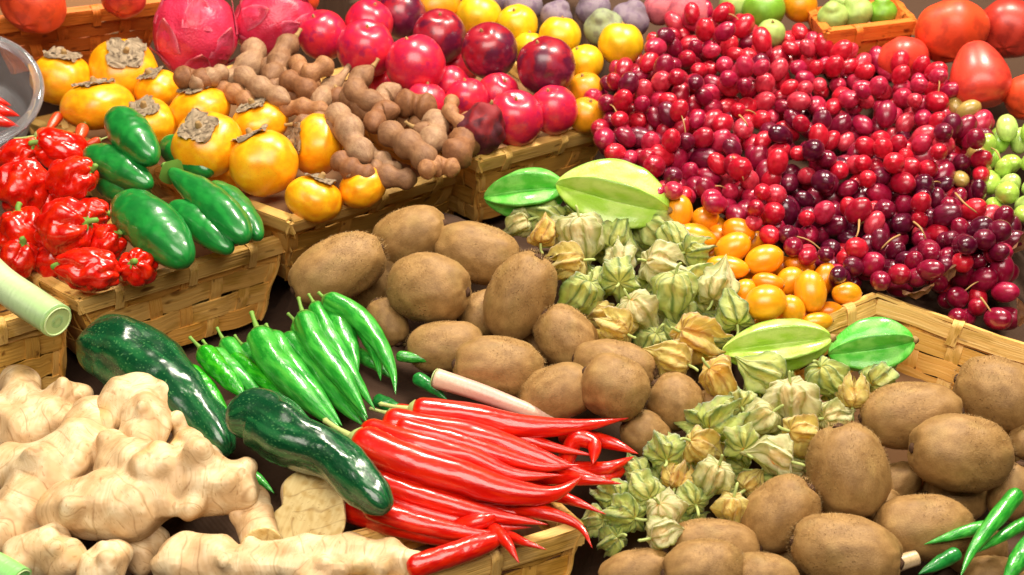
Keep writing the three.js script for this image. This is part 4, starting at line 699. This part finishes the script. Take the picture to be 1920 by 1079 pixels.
// ---- tamarind pods
const TG = 'tamarind pods', tamarinds = [
  [[[474, 92], [470, 116], [440, 146], [404, 160]], 27, 'tamarind pod with a dark round end below the dragon fruits'], [[[546, 78], [528, 98], [522, 124], [510, 140]], 25, 'tamarind pod standing against the second dragon fruit'], [[[338, 146], [358, 146], [382, 152]], 24, 'lone round tamarind end beside the small persimmon'],
  [[[396, 160], [432, 172], [462, 190]], 22, 'tamarind pod above the persimmon with curled calyx'], [[[452, 138], [490, 166], [530, 186]], 23, 'long tamarind pod near the first dragon fruit'], [[[500, 128], [520, 148], [506, 172]], 24, 'tamarind pod bent behind the long pod'],
  [[[540, 152], [562, 160], [584, 176]], 23, 'tamarind pod in the back middle of the heap'], [[[612, 122], [594, 132], [574, 142]], 22, 'small tamarind under the red plums'], [[[662, 112], [640, 144], [614, 168], [600, 190]], 24, 'tamarind pod tapering to a thin upper tip', 'taper'],
  [[[690, 134], [668, 156], [676, 184], [712, 192]], 25, 'crooked tamarind pod touching the shiny red plum'], [[[536, 180], [572, 184], [606, 192]], 23, 'tamarind pod across the centre of the heap'], [[[530, 204], [572, 202], [606, 208]], 20, 'pale tamarind pod above the side lying persimmon'],
  [[[630, 216], [650, 236], [664, 268], [684, 292]], 30, 'thick tamarind pod beside the side lying persimmon'], [[[652, 180], [690, 206], [726, 226]], 26, 'tamarind pod running toward the low red plum'], [[[752, 194], [778, 196], [806, 204]], 29, 'tamarind end in front of the low red plum'],
  [[[754, 222], [768, 226], [782, 232]], 20, 'small round tamarind in the heap'], [[[812, 222], [818, 244], [808, 266]], 29, 'upright tamarind near the dull purple plum'], [[[724, 246], [760, 268], [790, 290], [806, 312]], 30, 'large knobbly tamarind pod at the front of the heap'],
  [[[870, 268], [860, 284], [846, 298]], 33, 'big round tamarind end at the basket corner'], [[[848, 194], [846, 214], [872, 236]], 17, 'thin tamarind tip rising before the plums'], [[[682, 288], [708, 302], [738, 326]], 25, 'tamarind pod behind the last persimmon'],
  [[[786, 244], [806, 254], [820, 262]], 22, 'tamarind pod sunk behind the knobbly one'], [[[738, 208], [716, 212], [704, 230]], 24, 'tamarind pod crossing the heap middle'], [[[880, 226], [872, 242], [866, 256]], 22, 'pale tamarind end beside the dull purple plum'], [[[412, 138], [392, 146], [366, 158]], 20, 'tamarind pod behind the lone round end'],
  [[[700, 318], [730, 332], [770, 336]], 24, 'tamarind pod at the rim beside the last persimmon'], [[[636, 300], [660, 318], [694, 330]], 24, 'tamarind pod above the last persimmon'], [[[800, 318], [824, 312], [850, 316]], 22, 'tamarind pod lying along the basket rim'], [[[742, 168], [720, 180], [716, 200]], 22, 'tamarind pod under the tall bright plum'], [[[560, 232], [600, 228], [640, 250]], 20, 'tamarind pod buried behind the side lying persimmon'],
  [[[610, 178], [640, 186], [664, 196]], 22, 'tamarind pod under the tapering one'], [[[560, 122], [570, 140], [590, 156]], 20, 'tamarind pod behind the central pods'],
];
tamarinds.forEach(([pts0, r, label, kind], i) => {
  const pts = pts0.map((p) => [...p]), z = pts.length - 1; for (const [a, b] of [[0, 1], [z, z - 1]]) { const dx = pts[a][0] - pts[b][0], dy = pts[a][1] - pts[b][1], l = Math.hypot(dx, dy); pts[a][0] += dx / l * 13; pts[a][1] += dy / l * 13; }
  let len = 0; for (let k = 1; k < pts.length; k++) len += Math.hypot(pts[k][0] - pts[k - 1][0], pts[k][1] - pts[k - 1][1]);
  const lobes = Math.max(1, Math.round((len + r + 20) / (r * 2.1))), ph = rr(0, 1);
  longThing('tamarind_pod', label, 'tamarind', TG, pts.map(([x, y], k) => [x, y, 0.004 * Math.sin(k * 2 + i)]), 0.016 + 0.02 * ((i * 7) % 5) / 4, r * 0.98, (t) => podShape(4)(t) * (kind ? lerp(0.25, 1, smooth(0.1, 0.75, t)) : 1) * (lobes > 1 ? 0.86 + 0.14 * Math.cos(2 * Math.PI * (t * lobes - 0.5)) : 1), M.tamarind[(i * 5) % 4], { around: wob(i * 3.3, 0.035), partName: 'pod', stem: i % 4 === 1 ? 0.9 : 0, calyx: false, stemMat: M.drystem });
});

// ---- habaneros: [px, py, rx, ry, angle, tilt, off, orange, label]
const habaneros = [
  [132, 336, 54, 42, 20, 10, 0.034, 0, 'smooth red habanero beside the dark jalapeno'], [44, 350, 56, 50, 200, 10, 0.026, 0, 'folded red habanero at the left edge'], [122, 426, 62, 54, 10, 20, 0.042, 0, 'deeply ribbed red habanero in the middle'], [44, 440, 48, 54, 100, 10, 0.022, 0, 'red habanero beside the leek stalk'],
  [168, 506, 64, 42, 170, 5, 0.04, 0, 'front red habanero with folded sides at the rim'], [258, 502, 38, 36, 100, 75, 0.03, 1, 'orange habanero with its stem end facing out'], [198, 456, 42, 34, 30, 20, 0.026, 0, 'small red habanero behind the front one'],
  [118, 284, 56, 38, 160, 20, 0.024, 1, 'orange red habanero below the small chilies'], [34, 298, 46, 34, 30, 10, 0.018, 0, 'red habanero below the plastic tub'], [32, 486, 42, 36, 60, 20, 0.018, 0, 'shaded red habanero in the basket corner'], [98, 490, 40, 34, 0, 10, 0.006, 0, 'dark red habanero under the ribbed one'],
  [172, 400, 34, 30, 0, 0, 0.012, 0, 'red habanero tucked under the largest jalapeno'], [82, 380, 36, 30, 100, 0, 0.01, 0, 'red habanero hidden between larger ones'],
];
habaneros.forEach(([px, py, rx, ry, ang, tilt, off, orange, label], i) => {
  const p = at(px, py, off), o = thing('habanero', label, 'habanero', p, 'red habaneros'); o.quaternion.copy(lay(ang, tilt, rr(0, 6)));
  const L = metres(Math.max(rx, ry), p), S = metres(Math.min(rx, ry), p), lob = 4 + i % 3; rests(p, S, p.y - S);
  part('body', blob(64, 40, S, L, S, (d, th) => {
    const w = th + 0.35 * n3(d.y * 1.4, i, 2), rib = Math.pow(Math.abs(Math.cos(w * lob / 2)), 0.55);
    return (0.84 + 0.2 * rib * smooth(-1.05, 0.2, d.y + 0.4)) * (1 + 0.09 * n3(d.x * 1.4 + i, d.y * 1.4, d.z * 1.4) + 0.012 * n3(d.x * 4, d.y * 4 + i, d.z * 4)) * (1 - 0.2 * Math.exp(-(1 - d.y) * 16));
  }), orange ? M.habaneroOrange : M.habanero, o);
  const cap = part('calyx', blob(16, 8, S * 0.3, S * 0.1, S * 0.3, (d, th) => 1 + 0.2 * Math.cos(5 * th)).translate(0, L * 0.78, 0), M.stem, o);
  part('stem', sweep([V(0, L * 0.76, 0), V(0.001, L * 0.95, 0), V(0.004, L * 1.12, 0.002)], (t) => (t < 0.01 || t > 0.99 ? 0 : 0.0024), { n: 8, m: 8 }), M.stem, cap);
});

// ---------------------------------------------------------------- grapes
const inside = (x, y, poly) => { let c = false; for (let i = 0, j = poly.length - 1; i < poly.length; j = i++) { const [a, b] = poly[i], [d, e] = poly[j]; if ((b > y) !== (e > y) && x < (d - a) * (y - b) / (e - b) + a) c = !c; } return c; };
const grapeGeo = [0, 1, 2].map((s) => blob(22, 16, 0.93, 1.27, 0.93, (d) => 1 + 0.025 * n3(d.x * 1.5 + s * 4, d.y * 1.5, d.z * 1.5)));
function grapeHeap(poly, lift, r, layers) {
  const [x0, x1] = [Math.min(...poly.map((p) => p[0])), Math.max(...poly.map((p) => p[0]))], [y0, y1] = [Math.min(...poly.map((p) => p[1])), Math.max(...poly.map((p) => p[1]))], out = [];
  layers.forEach(([drop, gap], li) => {
    const own = [];
    for (let k = 0; k < 9000; k++) { const x = rr(x0, x1), y = rr(y0, y1); if (!inside(x, y, poly) || own.some((q) => Math.hypot(q[0] - x, (q[1] - y)) < gap * q[2])) continue; own.push([x, y, rr(0.9, 1.1)]); }
    for (const [x, y] of own) out.push({ px: x, py: y, p: at(x, y, lift(x, y) - drop + rr(-0.006, 0.006)), r: r * rr(0.78, 1.14), li });
  });
  for (let k = 0; k < 24; k++) for (let i = 0; i < out.length; i++) for (let j = i + 1; j < out.length; j++) {
    const a = out[i], b = out[j], dx = a.p.x - b.p.x; if (Math.abs(dx) > 0.025) continue; const d = a.p.distanceTo(b.p), need = (a.r + b.r) * 0.86;
    if (d < need && d > 1e-6) { const s = (need - d) * 0.3 / d, v = a.p.clone().sub(b.p).multiplyScalar(s); a.p.add(v); b.p.sub(v); }
  }
  return out;
}
const heapOutline = [[1120, 150], [1200, 110], [1225, 80], [1290, 18], [1375, 20], [1415, 75], [1500, 55], [1590, 100], [1640, 120], [1740, 110], [1800, 190], [1850, 240], [1850, 310], [1830, 390], [1905, 415], [1890, 470], [1770, 500], [1700, 530], [1565, 525], [1500, 470], [1425, 440], [1335, 380], [1250, 365], [1180, 325], [1135, 285], [1130, 220], [1100, 185]];
const grapes = grapeHeap(heapOutline, (x, y) => 0.014 + 0.024 * n3(x / 85, y / 75, 3) + 0.005 * Math.sin(x / 90), 0.0093, [[0, 29], [0.012, 29], [0.025, 32]]);
const bunches = [[1160, 180, 'red grape bunch trailing over the yellow plums'], [1320, 70, 'red grape bunch at the peak of the heap'], [1250, 280, 'red grape bunch spilling above the large starfruit'], [1420, 170, 'red grape bunch in the upper middle of the heap'], [1550, 120, 'pinkish red grape bunch near the small reddish basket'], [1400, 340, 'bright red grape bunch above the kumquats'], [1540, 290, 'dark red grape bunch at the heart of the heap'],
  [1700, 150, 'light red grape bunch over the half buried tomato'], [1680, 290, 'red grape bunch in front of the wax apple'], [1810, 250, 'reddish brown grape bunch beside the green grapes'], [1560, 400, 'deep purple grape bunch behind the kumquats'], [1700, 400, 'purple grape bunch with bare tan stalks'], [1830, 420, 'dark grape bunch below the green grapes'], [1640, 480, 'dark grape bunch just behind the bamboo corner']].map(([x, y, label]) => ({ x, y, label, list: [] }));
for (const g of grapes) { let best = null, bd = 1e9; for (const b of bunches) { const d = Math.hypot(b.x - g.px, b.y - g.py); if (d < bd) { bd = d; best = b; } } best.list.push(g); }
function buildBunch(label, list, pick, group, stems) {
  const c = middle(list.map((g) => g.p)), o = thing('grape_bunch', label, 'grapes', c, group);
  for (const g of list) { const m = part('grape', grapeGeo[Math.floor(rnd() * 3)], pick(g), o); m.position.copy(g.p).sub(c); m.scale.setScalar(g.r); { const out = g.p.clone().sub(c).add(V(rr(-1, 1), rr(0.2, 1.4), rr(-0.4, 1.4)).multiplyScalar(0.03)).normalize(); m.quaternion.setFromUnitVectors(V(0, 1, 0), out).multiply(new THREE.Quaternion().setFromAxisAngle(V(0, 1, 0), rr(0, 6))); } }
  for (const s of stems) part('stalk', sweep(local(s, c), (t) => (t < 0.01 || t > 0.99 ? 0 : lerp(0.0011, 0.0006, t)), { n: 10, m: 6 }), M.grapeStem, o);
  const topGrapes = list.filter((g) => g.li === 0);
  for (let k = 0; k < Math.min(1, topGrapes.length / 4); k++) {
    const a = topGrapes[Math.floor(rnd() * topGrapes.length)], b = topGrapes.find((g) => g !== a && g.p.distanceTo(a.p) > 0.02 && g.p.distanceTo(a.p) < 0.038); if (!b) continue;
    const m = a.p.clone().lerp(b.p, 0.5).addScaledVector(V(0, 0.8, 0.6), 0.0065);
    part('stalk', sweep(local([a.p, m, b.p], c), (t) => (t < 0.01 || t > 0.99 ? 0 : 0.0006), { n: 10, m: 6 }), M.grapeStem, o);
  }
  for (const g of list) if (g.li === 2 || list.length < 20) rests(g.p, g.r, g.p.y - g.r);
}
const stalkLines = { 5: [[[1372, 290], [1386, 312], [1396, 342]]], 11: [[[1712, 415], [1728, 430], [1738, 452]], [[1790, 360], [1812, 384], [1836, 402]], [[1690, 440], [1668, 452], [1650, 470]]], 0: [[[1242, 62], [1232, 92], [1216, 98]]], 10: [[[1612, 410], [1608, 440], [1600, 455]]], 3: [[[1385, 215], [1396, 226], [1404, 240]]] };
bunches.forEach((b, i) => {
  const dark = [10, 11, 12, 13].includes(i), mid = [6].includes(i);
  buildBunch(b.label, b.list, (g) => (i === 9 && rnd() < 0.16 ? GRAPEPALE : dark ? (rnd() < 0.62 ? GRAPEDARK[Math.floor(rnd() * 4)] : GRAPE[Math.floor(rnd() * 8)]) : mid && rnd() < 0.5 ? GRAPEDARK[Math.floor(rnd() * 4)] : i === 7 || i === 4 ? GRAPE[[1, 2, 5, 7, 4][Math.floor(rnd() * 5)]] : GRAPE[Math.floor(rnd() * 8)]), 'red grape bunches in the heap',
    (stalkLines[i] || []).map((l) => l.map(([x, y], k) => at(x, y, 0.024 + (k === 1 ? 0.008 : 0)))));
});
const few = grapeHeap([[1760, 520], [1890, 500], [1910, 560], [1890, 605], [1800, 600], [1760, 565]], () => 0.0, 0.0094, [[0, 40], [0.016, 38]]);
buildBunch('small bunch of red grapes behind the bamboo rim', few, () => (rnd() < 0.6 ? GRAPE[Math.floor(rnd() * 8)] : GRAPEDARK[2]), 'red grape bunches in the heap', [[at(1838, 556, 0.016), at(1850, 572, 0.014), at(1862, 590, 0.01)]]);
const greens = grapeHeap([[1850, 270], [1880, 240], [1960, 230], [1960, 410], [1890, 400], [1855, 380]], () => 0.016, 0.0098, [[0, 40], [0.016, 38]]);
buildBunch('bunch of green grapes at the picture edge', greens, () => GRAPEGREEN[Math.floor(rnd() * 3)], 'green grapes', []);

// ---------------------------------------------------------------- ginger: knobs joined into one root
const gTan = new THREE.Color(0xd2b48a), gPale = new THREE.Color(0xe8d6b2), gDark = new THREE.Color(0xa88660), gYel = new THREE.Color(0xd0b068);
function ginger(label, chains, off, seed, cuts = []) {
  const bones = [], J = [];
  for (const ch of chains) { const w = ch.map(([x, y, r, o = 0]) => { const p = at(x, y, off + o); J.push(p); rests(p, metres(r, p) * 0.7, p.y - metres(r, p)); return { p, r: metres(r, p) }; }); if (w.length === 1) bones.push([w[0], w[0]]); for (let i = 1; i < w.length; i++) bones.push([w[i - 1], w[i]]); }
  { const gr = mulberry(seed * 31 + 7); for (const [a, b] of bones.slice()) for (let k = 0; k < 3; k++) { const t = 0.1 + gr() * 0.7, p = a.p.clone().lerp(b.p, t), r = lerp(a.r, b.r, t), v = V(gr() * 2 - 1, gr() * 1.4 - 0.4, gr() * 2 - 0.8).normalize(); bones.push([{ p: p.clone(), r: r * 0.6 }, { p: p.addScaledVector(v, r * (0.8 + gr() * 0.4)), r: r * (0.3 + gr() * 0.16) }]); } }
  const lo = V(1e9, 1e9, 1e9), hi = V(-1e9, -1e9, -1e9); for (const b of bones) for (const e of b) { lo.min(e.p.clone().subScalar(e.r * 1.35)); hi.max(e.p.clone().addScalar(e.r * 1.35)); }
  const c = lo.clone().add(hi).multiplyScalar(0.5), half = Math.max(hi.x - lo.x, hi.y - lo.y, hi.z - lo.z) / 2 * 1.08, res = 76, mc = new MarchingCubes(res, new THREE.MeshStandardMaterial(), false, false, 90000);
  mc.isolation = 0; const hs = res / 2, q = V(0, 0, 0), ab = V(0, 0, 0), ap = V(0, 0, 0);
  for (let z = 0, k = 0; z < res; z++) for (let y = 0; y < res; y++) for (let x = 0; x < res; x++, k++) {
    q.set((x - hs) / hs * half + c.x, (y - hs) / hs * half + c.y, (z - hs) / hs * half + c.z); let d = 1e9;
    for (const [a, b] of bones) {
      ab.copy(b.p).sub(a.p); ap.copy(q).sub(a.p); const t = ab.lengthSq() > 0 ? clamp(ap.dot(ab) / ab.lengthSq()) : 0, r = lerp(a.r, b.r, t), e = ap.addScaledVector(ab, -t).length() - r;
      const h = clamp(0.5 + 0.5 * (d - e) / 0.0045); d = d > 1 ? e : lerp(d, e, h) - 0.0045 * h * (1 - h);
    }
    d += 0.0018 * n3(q.x * 44 + seed, q.y * 44, q.z * 44);
    for (const [n, w] of cuts) d = Math.max(d, q.dot(n) - w);
    mc.field[k] = -d;
  }
  mc.update();
  let g = new THREE.BufferGeometry(); g.setAttribute('position', new THREE.BufferAttribute(mc.positionArray.slice(0, mc.count * 3), 3)); g = BGU.mergeVertices(g, 1e-4);
  const P = g.attributes.position, C = new Float32Array(P.count * 3), U = new Float32Array(P.count * 2), col = new THREE.Color();
  for (let i = 0; i < P.count; i++) {
    q.fromBufferAttribute(P, i).multiplyScalar(half); P.setXYZ(i, q.x, q.y, q.z); const w = q.clone().add(c); let best = 1e9, s = 0, bi = 0;
    bones.forEach(([a, b], k) => { ab.copy(b.p).sub(a.p); ap.copy(w).sub(a.p); const t = ab.lengthSq() > 0 ? clamp(ap.dot(ab) / ab.lengthSq(), -0.5, 1.5) : 0, e = ap.clone().addScaledVector(ab, -clamp(t)).length() - lerp(a.r, b.r, clamp(t)); if (e < best) { best = e; s = t * ab.length(); bi = k; } });
    const n = fbm(w.x * 38 + seed, w.y * 38, w.z * 38, 4), m = n3(w.x * 130, w.y * 130, w.z * 130);
    col.copy(gTan).lerp(gPale, smooth(-0.25, 0.4, n)).lerp(gYel, 0.6 * smooth(0.25, 0.6, fbm(w.x * 22 + 7, w.y * 22, w.z * 22 + seed, 2))).lerp(gDark, 0.3 * smooth(0.3, 0.8, m)); for (const [nn, ww] of cuts) if (w.dot(nn) > ww - 0.0009) col.set(0xe6d498).lerp(new THREE.Color(0xd6bc78), smooth(0.0, 0.7, n3(w.x * 120, w.y * 120, w.z * 120)));
    col.toArray(C, i * 3);
    U[i * 2] = (w.x + w.y + w.z) * 7; U[i * 2 + 1] = (s + bi * 0.0071 + 0.004 * n3(w.x * 40, w.y * 40, w.z * 40)) / 0.052;
  }
  g.setAttribute('color', new THREE.BufferAttribute(C, 3)); g.setAttribute('uv', new THREE.BufferAttribute(U, 2)); g.computeVertexNormals();
  { const N = g.attributes.normal; let out = 0; for (let i = 0; i < P.count; i += 7) { const p = V(P.getX(i), P.getY(i), P.getZ(i)).add(c); let nb = null, bd = 1e9; for (const [a, b] of bones) for (const e of [a, b]) { const d = e.p.distanceTo(p); if (d < bd) { bd = d; nb = e.p; } } out += p.sub(nb).dot(V(N.getX(i), N.getY(i), N.getZ(i))); } if (out < 0) { const I = g.index.array; for (let k = 0; k < I.length; k += 3) { const t = I[k]; I[k] = I[k + 1]; I[k + 1] = t; } g.computeVertexNormals(); } }
  const o = thing('ginger_root', label, 'ginger', c, 'ginger roots');
  part('rhizome', g, M.ginger, o);
  return [o, c];
}
ginger('ginger root with a tall knob in front of the back cucumber', [[[196, 790, 30], [232, 752, 44], [262, 738, 36], [300, 734, 24]], [[262, 738, 36], [274, 790, 46], [262, 830, 42]], [[300, 734, 24], [312, 752, 14]]], 0.03, 5);
ginger('large ginger root with a broad blunt end in the middle of the pile', [[[214, 838, 34], [236, 880, 58], [300, 900, 64], [370, 908, 64], [428, 912, 48]], [[300, 900, 64], [240, 950, 66], [170, 952, 56], [112, 962, 44]], [[428, 912, 48], [452, 918, 34]]], 0.034, 1);
ginger('ginger root with round knobs at the left edge', [[[34, 720, 36], [44, 770, 42], [100, 790, 40]], [[115, 752, 38], [145, 745, 26]], [[100, 790, 40], [40, 810, 46], [-10, 790, 44]]], 0.012, 11);
ginger('stout ginger root lying left of the large one', [[[180, 790, 48], [150, 850, 62], [90, 900, 62], [40, 960, 54], [0, 1000, 46]], [[90, 900, 62], [20, 880, 50]]], 0.022, 21);
ginger('small ginger knob beside the back cucumber', [[[352, 800, 34], [362, 832, 30], [392, 858, 24], [405, 846, 14]], [[362, 832, 30], [340, 850, 30]]], 0.014, 31);
{ const n = V(0.1, 0.83, 0.55).normalize(), p = at(578, 918, 0.022);
  ginger('cut ginger chunk under the bent cucumber tip', [[[585, 935, 58], [596, 975, 52]], [[540, 985, 34], [570, 990, 34]]], 0.014, 41, [[n, p.dot(n)]]); }
{ const n = V(0.15, -0.1, 0.98).normalize(), p = at(490, 1000, 0.026);
  ginger('finger of ginger with a round cut end', [[[470, 945, 34], [480, 985, 36], [494, 1020, 36]]], 0.016, 51, [[n, p.dot(n)]]); }
ginger('long pale ginger root along the bottom edge', [[[345, 1056, 54], [400, 1052, 50], [450, 1068, 40], [560, 1052, 46], [650, 1050, 46], [720, 1052, 36], [780, 1058, 28]], [[560, 1060, 44], [600, 1092, 40]]], 0.026, 61);
ginger('white tipped ginger knob in the bottom corner', [[[52, 1046, 46], [90, 1030, 44], [122, 1052, 40]]], 0.03, 71);
ginger('small ginger finger at the bottom edge', [[[215, 1040, 32], [186, 1072, 42]]], 0.03, 81);
ginger('brown shaded ginger bit between the larger roots', [[[285, 1010, 28], [262, 1046, 34]]], 0.006, 91);

// ---------------------------------------------------------------- leek, lemongrass, leaves, tub
function stalk(name, label, category, pts, off, rpx, colors, profile, cutLabel) {
  const W = world(pts, off), c = middle(W), L = local(W, c), R = metres(rpx, c), o = thing(name, label, category, c); for (const p of W) rests(p, R, p.y - R);
  const cs = colors.map((k) => new THREE.Color(k));
  part('sheath', sweep(L, (t) => R * profile(t), { n: 60, m: 26, around: (th, t) => 1 + 0.03 * n3(Math.cos(th) * 2, t * 2, Math.sin(th) * 2) + (Math.abs(th - 2) < 0.3 ? 0.03 : 0), color: (u, v, p, k) => { const x = clamp(v + 0.12 * n3(u * 4, v * 2, 7)) * (cs.length - 1), i = Math.min(cs.length - 2, Math.floor(x)); k.copy(cs[i]).lerp(cs[i + 1], x - i); k.lerp(new THREE.Color(0xffffff), 0.14 * (0.5 + 0.5 * n3(Math.cos(u * 6.283) * 9, v * 0.8, Math.sin(u * 6.283) * 9))); } }), M.leek, o);
  const e = L[L.length - 1], d = e.clone().sub(L[L.length - 2]).normalize();
  const cut = part('cut_face', new THREE.CircleGeometry(R * 0.97, 28), phys({ color: 0xb4d088, roughness: 0.6 }), o); cut.position.copy(e).addScaledVector(d, -0.0006); cut.quaternion.setFromUnitVectors(V(0, 0, 1), d);
  for (const [k, col] of [[0.86, 0xc8dea0]]) {
    const r = part('cut_ring', new THREE.TorusGeometry(R * k, R * 0.05, 8, 26), phys({ color: col, roughness: 0.6 }), o); r.position.copy(e).addScaledVector(d, -0.0004); r.quaternion.setFromUnitVectors(V(0, 0, 1), d);
  }
  return o;
}
const flatEnd = (t) => (t <= 0 ? 0 : t > 0.995 ? 0.15 : 1) ;
stalk('leek', 'pale green leek stalk with a cut end beside the habanero basket', 'leek', [[-60, 470], [0, 530], [60, 572], [108, 604]], 0.06, 32, [0x7fae5a, 0xbfd8a0, 0x9cc878], flatEnd);
stalk('leek', 'bright green leek leaf end in the bottom corner', 'leek', [[-60, 1040], [-10, 1062], [40, 1092]], 0.07, 26, [0x7fd060, 0x8fdc70, 0x6cc850], flatEnd);
stalk('lemongrass', 'pinkish lemongrass stalk between the kiwis and red chilies', 'lemongrass', [[1080, 800, -0.03], [1010, 778, -0.01], [900, 736], [814, 708]], 0.02, 19, [0xd9c4a0, 0xd4ae92, 0xcc9884, 0xdcc09c], (t) => (t <= 0 ? 0 : t > 0.99 ? 0.3 : lerp(0.6, 1, t)));
stalk('lemongrass', 'cream root stub at the bottom edge beside the corner chilies', 'lemongrass', [[1720, 1046], [1690, 1056], [1640, 1076]], 0.006, 15, [0xbf9f6c, 0xc8aa78, 0xb89860], (t) => (t <= 0 ? 0 : t > 0.99 ? 0.3 : 1));
for (const [px, py, s, ang, label] of [[1770, 506, 34, 30, 'dry brown leaf standing among the dark grapes'], [1722, 540, 30, 10, 'dry brown leaf flat behind the bamboo rim'], [1912, 440, 40, 60, 'dry tan leaf below the green grapes'], [1908, 585, 30, 100, 'brown dry leaf beside the small grape bunch']]) {
  const p = at(px, py, 0.016), o = thing('dry_leaf', label, 'leaf', p, 'dry brown leaves'), S = metres(s, p); o.quaternion.copy(lay(ang, 30, 0.5));
  part('blade', gridGeo(8, 12, (u, v, q) => { const w = 0.5 * Math.sin(Math.PI * Math.pow(v, 0.8)); q.set((u - 0.5) * 2 * w * S, (v - 0.5) * 2 * S, (0.5 * Math.abs(u - 0.5) + 0.25 * Math.sin(v * 4) + 0.12 * n3(u * 3, v * 3, px)) * S); }, { around: false, poles: false, color: (u, v, q, c) => c.set(0x8a5228).lerp(new THREE.Color(0xb9804a), clamp(0.5 + fbm(u * 3, v * 3, px, 3))) }), M.leaf, o);
}
{ // the clear plastic tub, lying open towards the front
  const p = at(-52, 168, 0.045), o = thing('plastic_tub', 'clear plastic tub with a thick rim beside the persimmons', 'tub', p); o.quaternion.copy(lay(65, 62, 0)); rests(p, 0.03, p.y - 0.06);
  const R = metres(118, p), prof = [[0.001, -0.055], [R * 0.72, -0.055], [R * 0.78, -0.05], [R * 0.9, -0.006], [R * 0.95, 0], [R * 1.04, 0.001], [R * 1.06, -0.002], [R * 1.045, -0.006]];
  part('tub_wall', new THREE.LatheGeometry(prof.map(([a, b]) => new THREE.Vector2(a, b)), 64), M.plastic, o);
  const rim = part('rim', new THREE.TorusGeometry(R * 1.0, 0.0048, 14, 72), phys({ color: 0xf2f4f6, roughness: 0.05, transmission: 0.92, thickness: 0.004, ior: 1.48 }), o); rim.rotation.x = Math.PI / 2;
  for (const [x, y, l] of [[6, 206, 'red chili lying lowest inside the plastic tub'], [-10, 186, 'red chili in the middle of the plastic tub'], [4, 226, 'red chili against the rim inside the tub'], [-16, 214, 'red chili tip at the picture edge in the tub']]) { const q = at(x, y, 0.03), k = thing('small_chili', l, 'chili pepper', q, 'chilies in the tub'); part('body', sweep([V(-0.014, 0.004, 0), V(0, 0, 0.003), V(0.014, -0.006, 0)], (t) => 0.006 * chiliShape(1.8)(t), { n: 24, m: 14 }), M.redchili, k); }
}

// ---------------------------------------------------------------- dark cloth under everything, draped over the stall's steps
{
  const nx = 150, nz = 130, X0 = -0.75, X1 = 0.75, Z0 = -0.75, Z1 = 0.45, H = [];
  const g = new THREE.PlaneGeometry(X1 - X0, Z1 - Z0, nx, nz).rotateX(-Math.PI / 2).translate((X0 + X1) / 2, 0, (Z0 + Z1) / 2), P = g.attributes.position;
  for (let i = 0; i < P.count; i++) {
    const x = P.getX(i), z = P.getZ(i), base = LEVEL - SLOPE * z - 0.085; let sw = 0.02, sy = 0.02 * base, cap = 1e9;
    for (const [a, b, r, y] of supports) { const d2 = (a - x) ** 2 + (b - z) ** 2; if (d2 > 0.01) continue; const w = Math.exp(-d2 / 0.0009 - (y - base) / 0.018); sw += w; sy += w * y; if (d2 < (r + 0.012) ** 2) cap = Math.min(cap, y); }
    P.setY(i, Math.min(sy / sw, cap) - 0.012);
  }
  g.computeVertexNormals(); { const u = g.attributes.uv; for (let i = 0; i < u.count; i++) u.setXY(i, u.getX(i) * 6, u.getY(i) * 5); }
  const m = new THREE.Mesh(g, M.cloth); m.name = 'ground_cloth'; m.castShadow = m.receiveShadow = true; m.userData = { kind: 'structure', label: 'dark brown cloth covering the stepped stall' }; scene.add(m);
}
renderer.render(scene, camera);
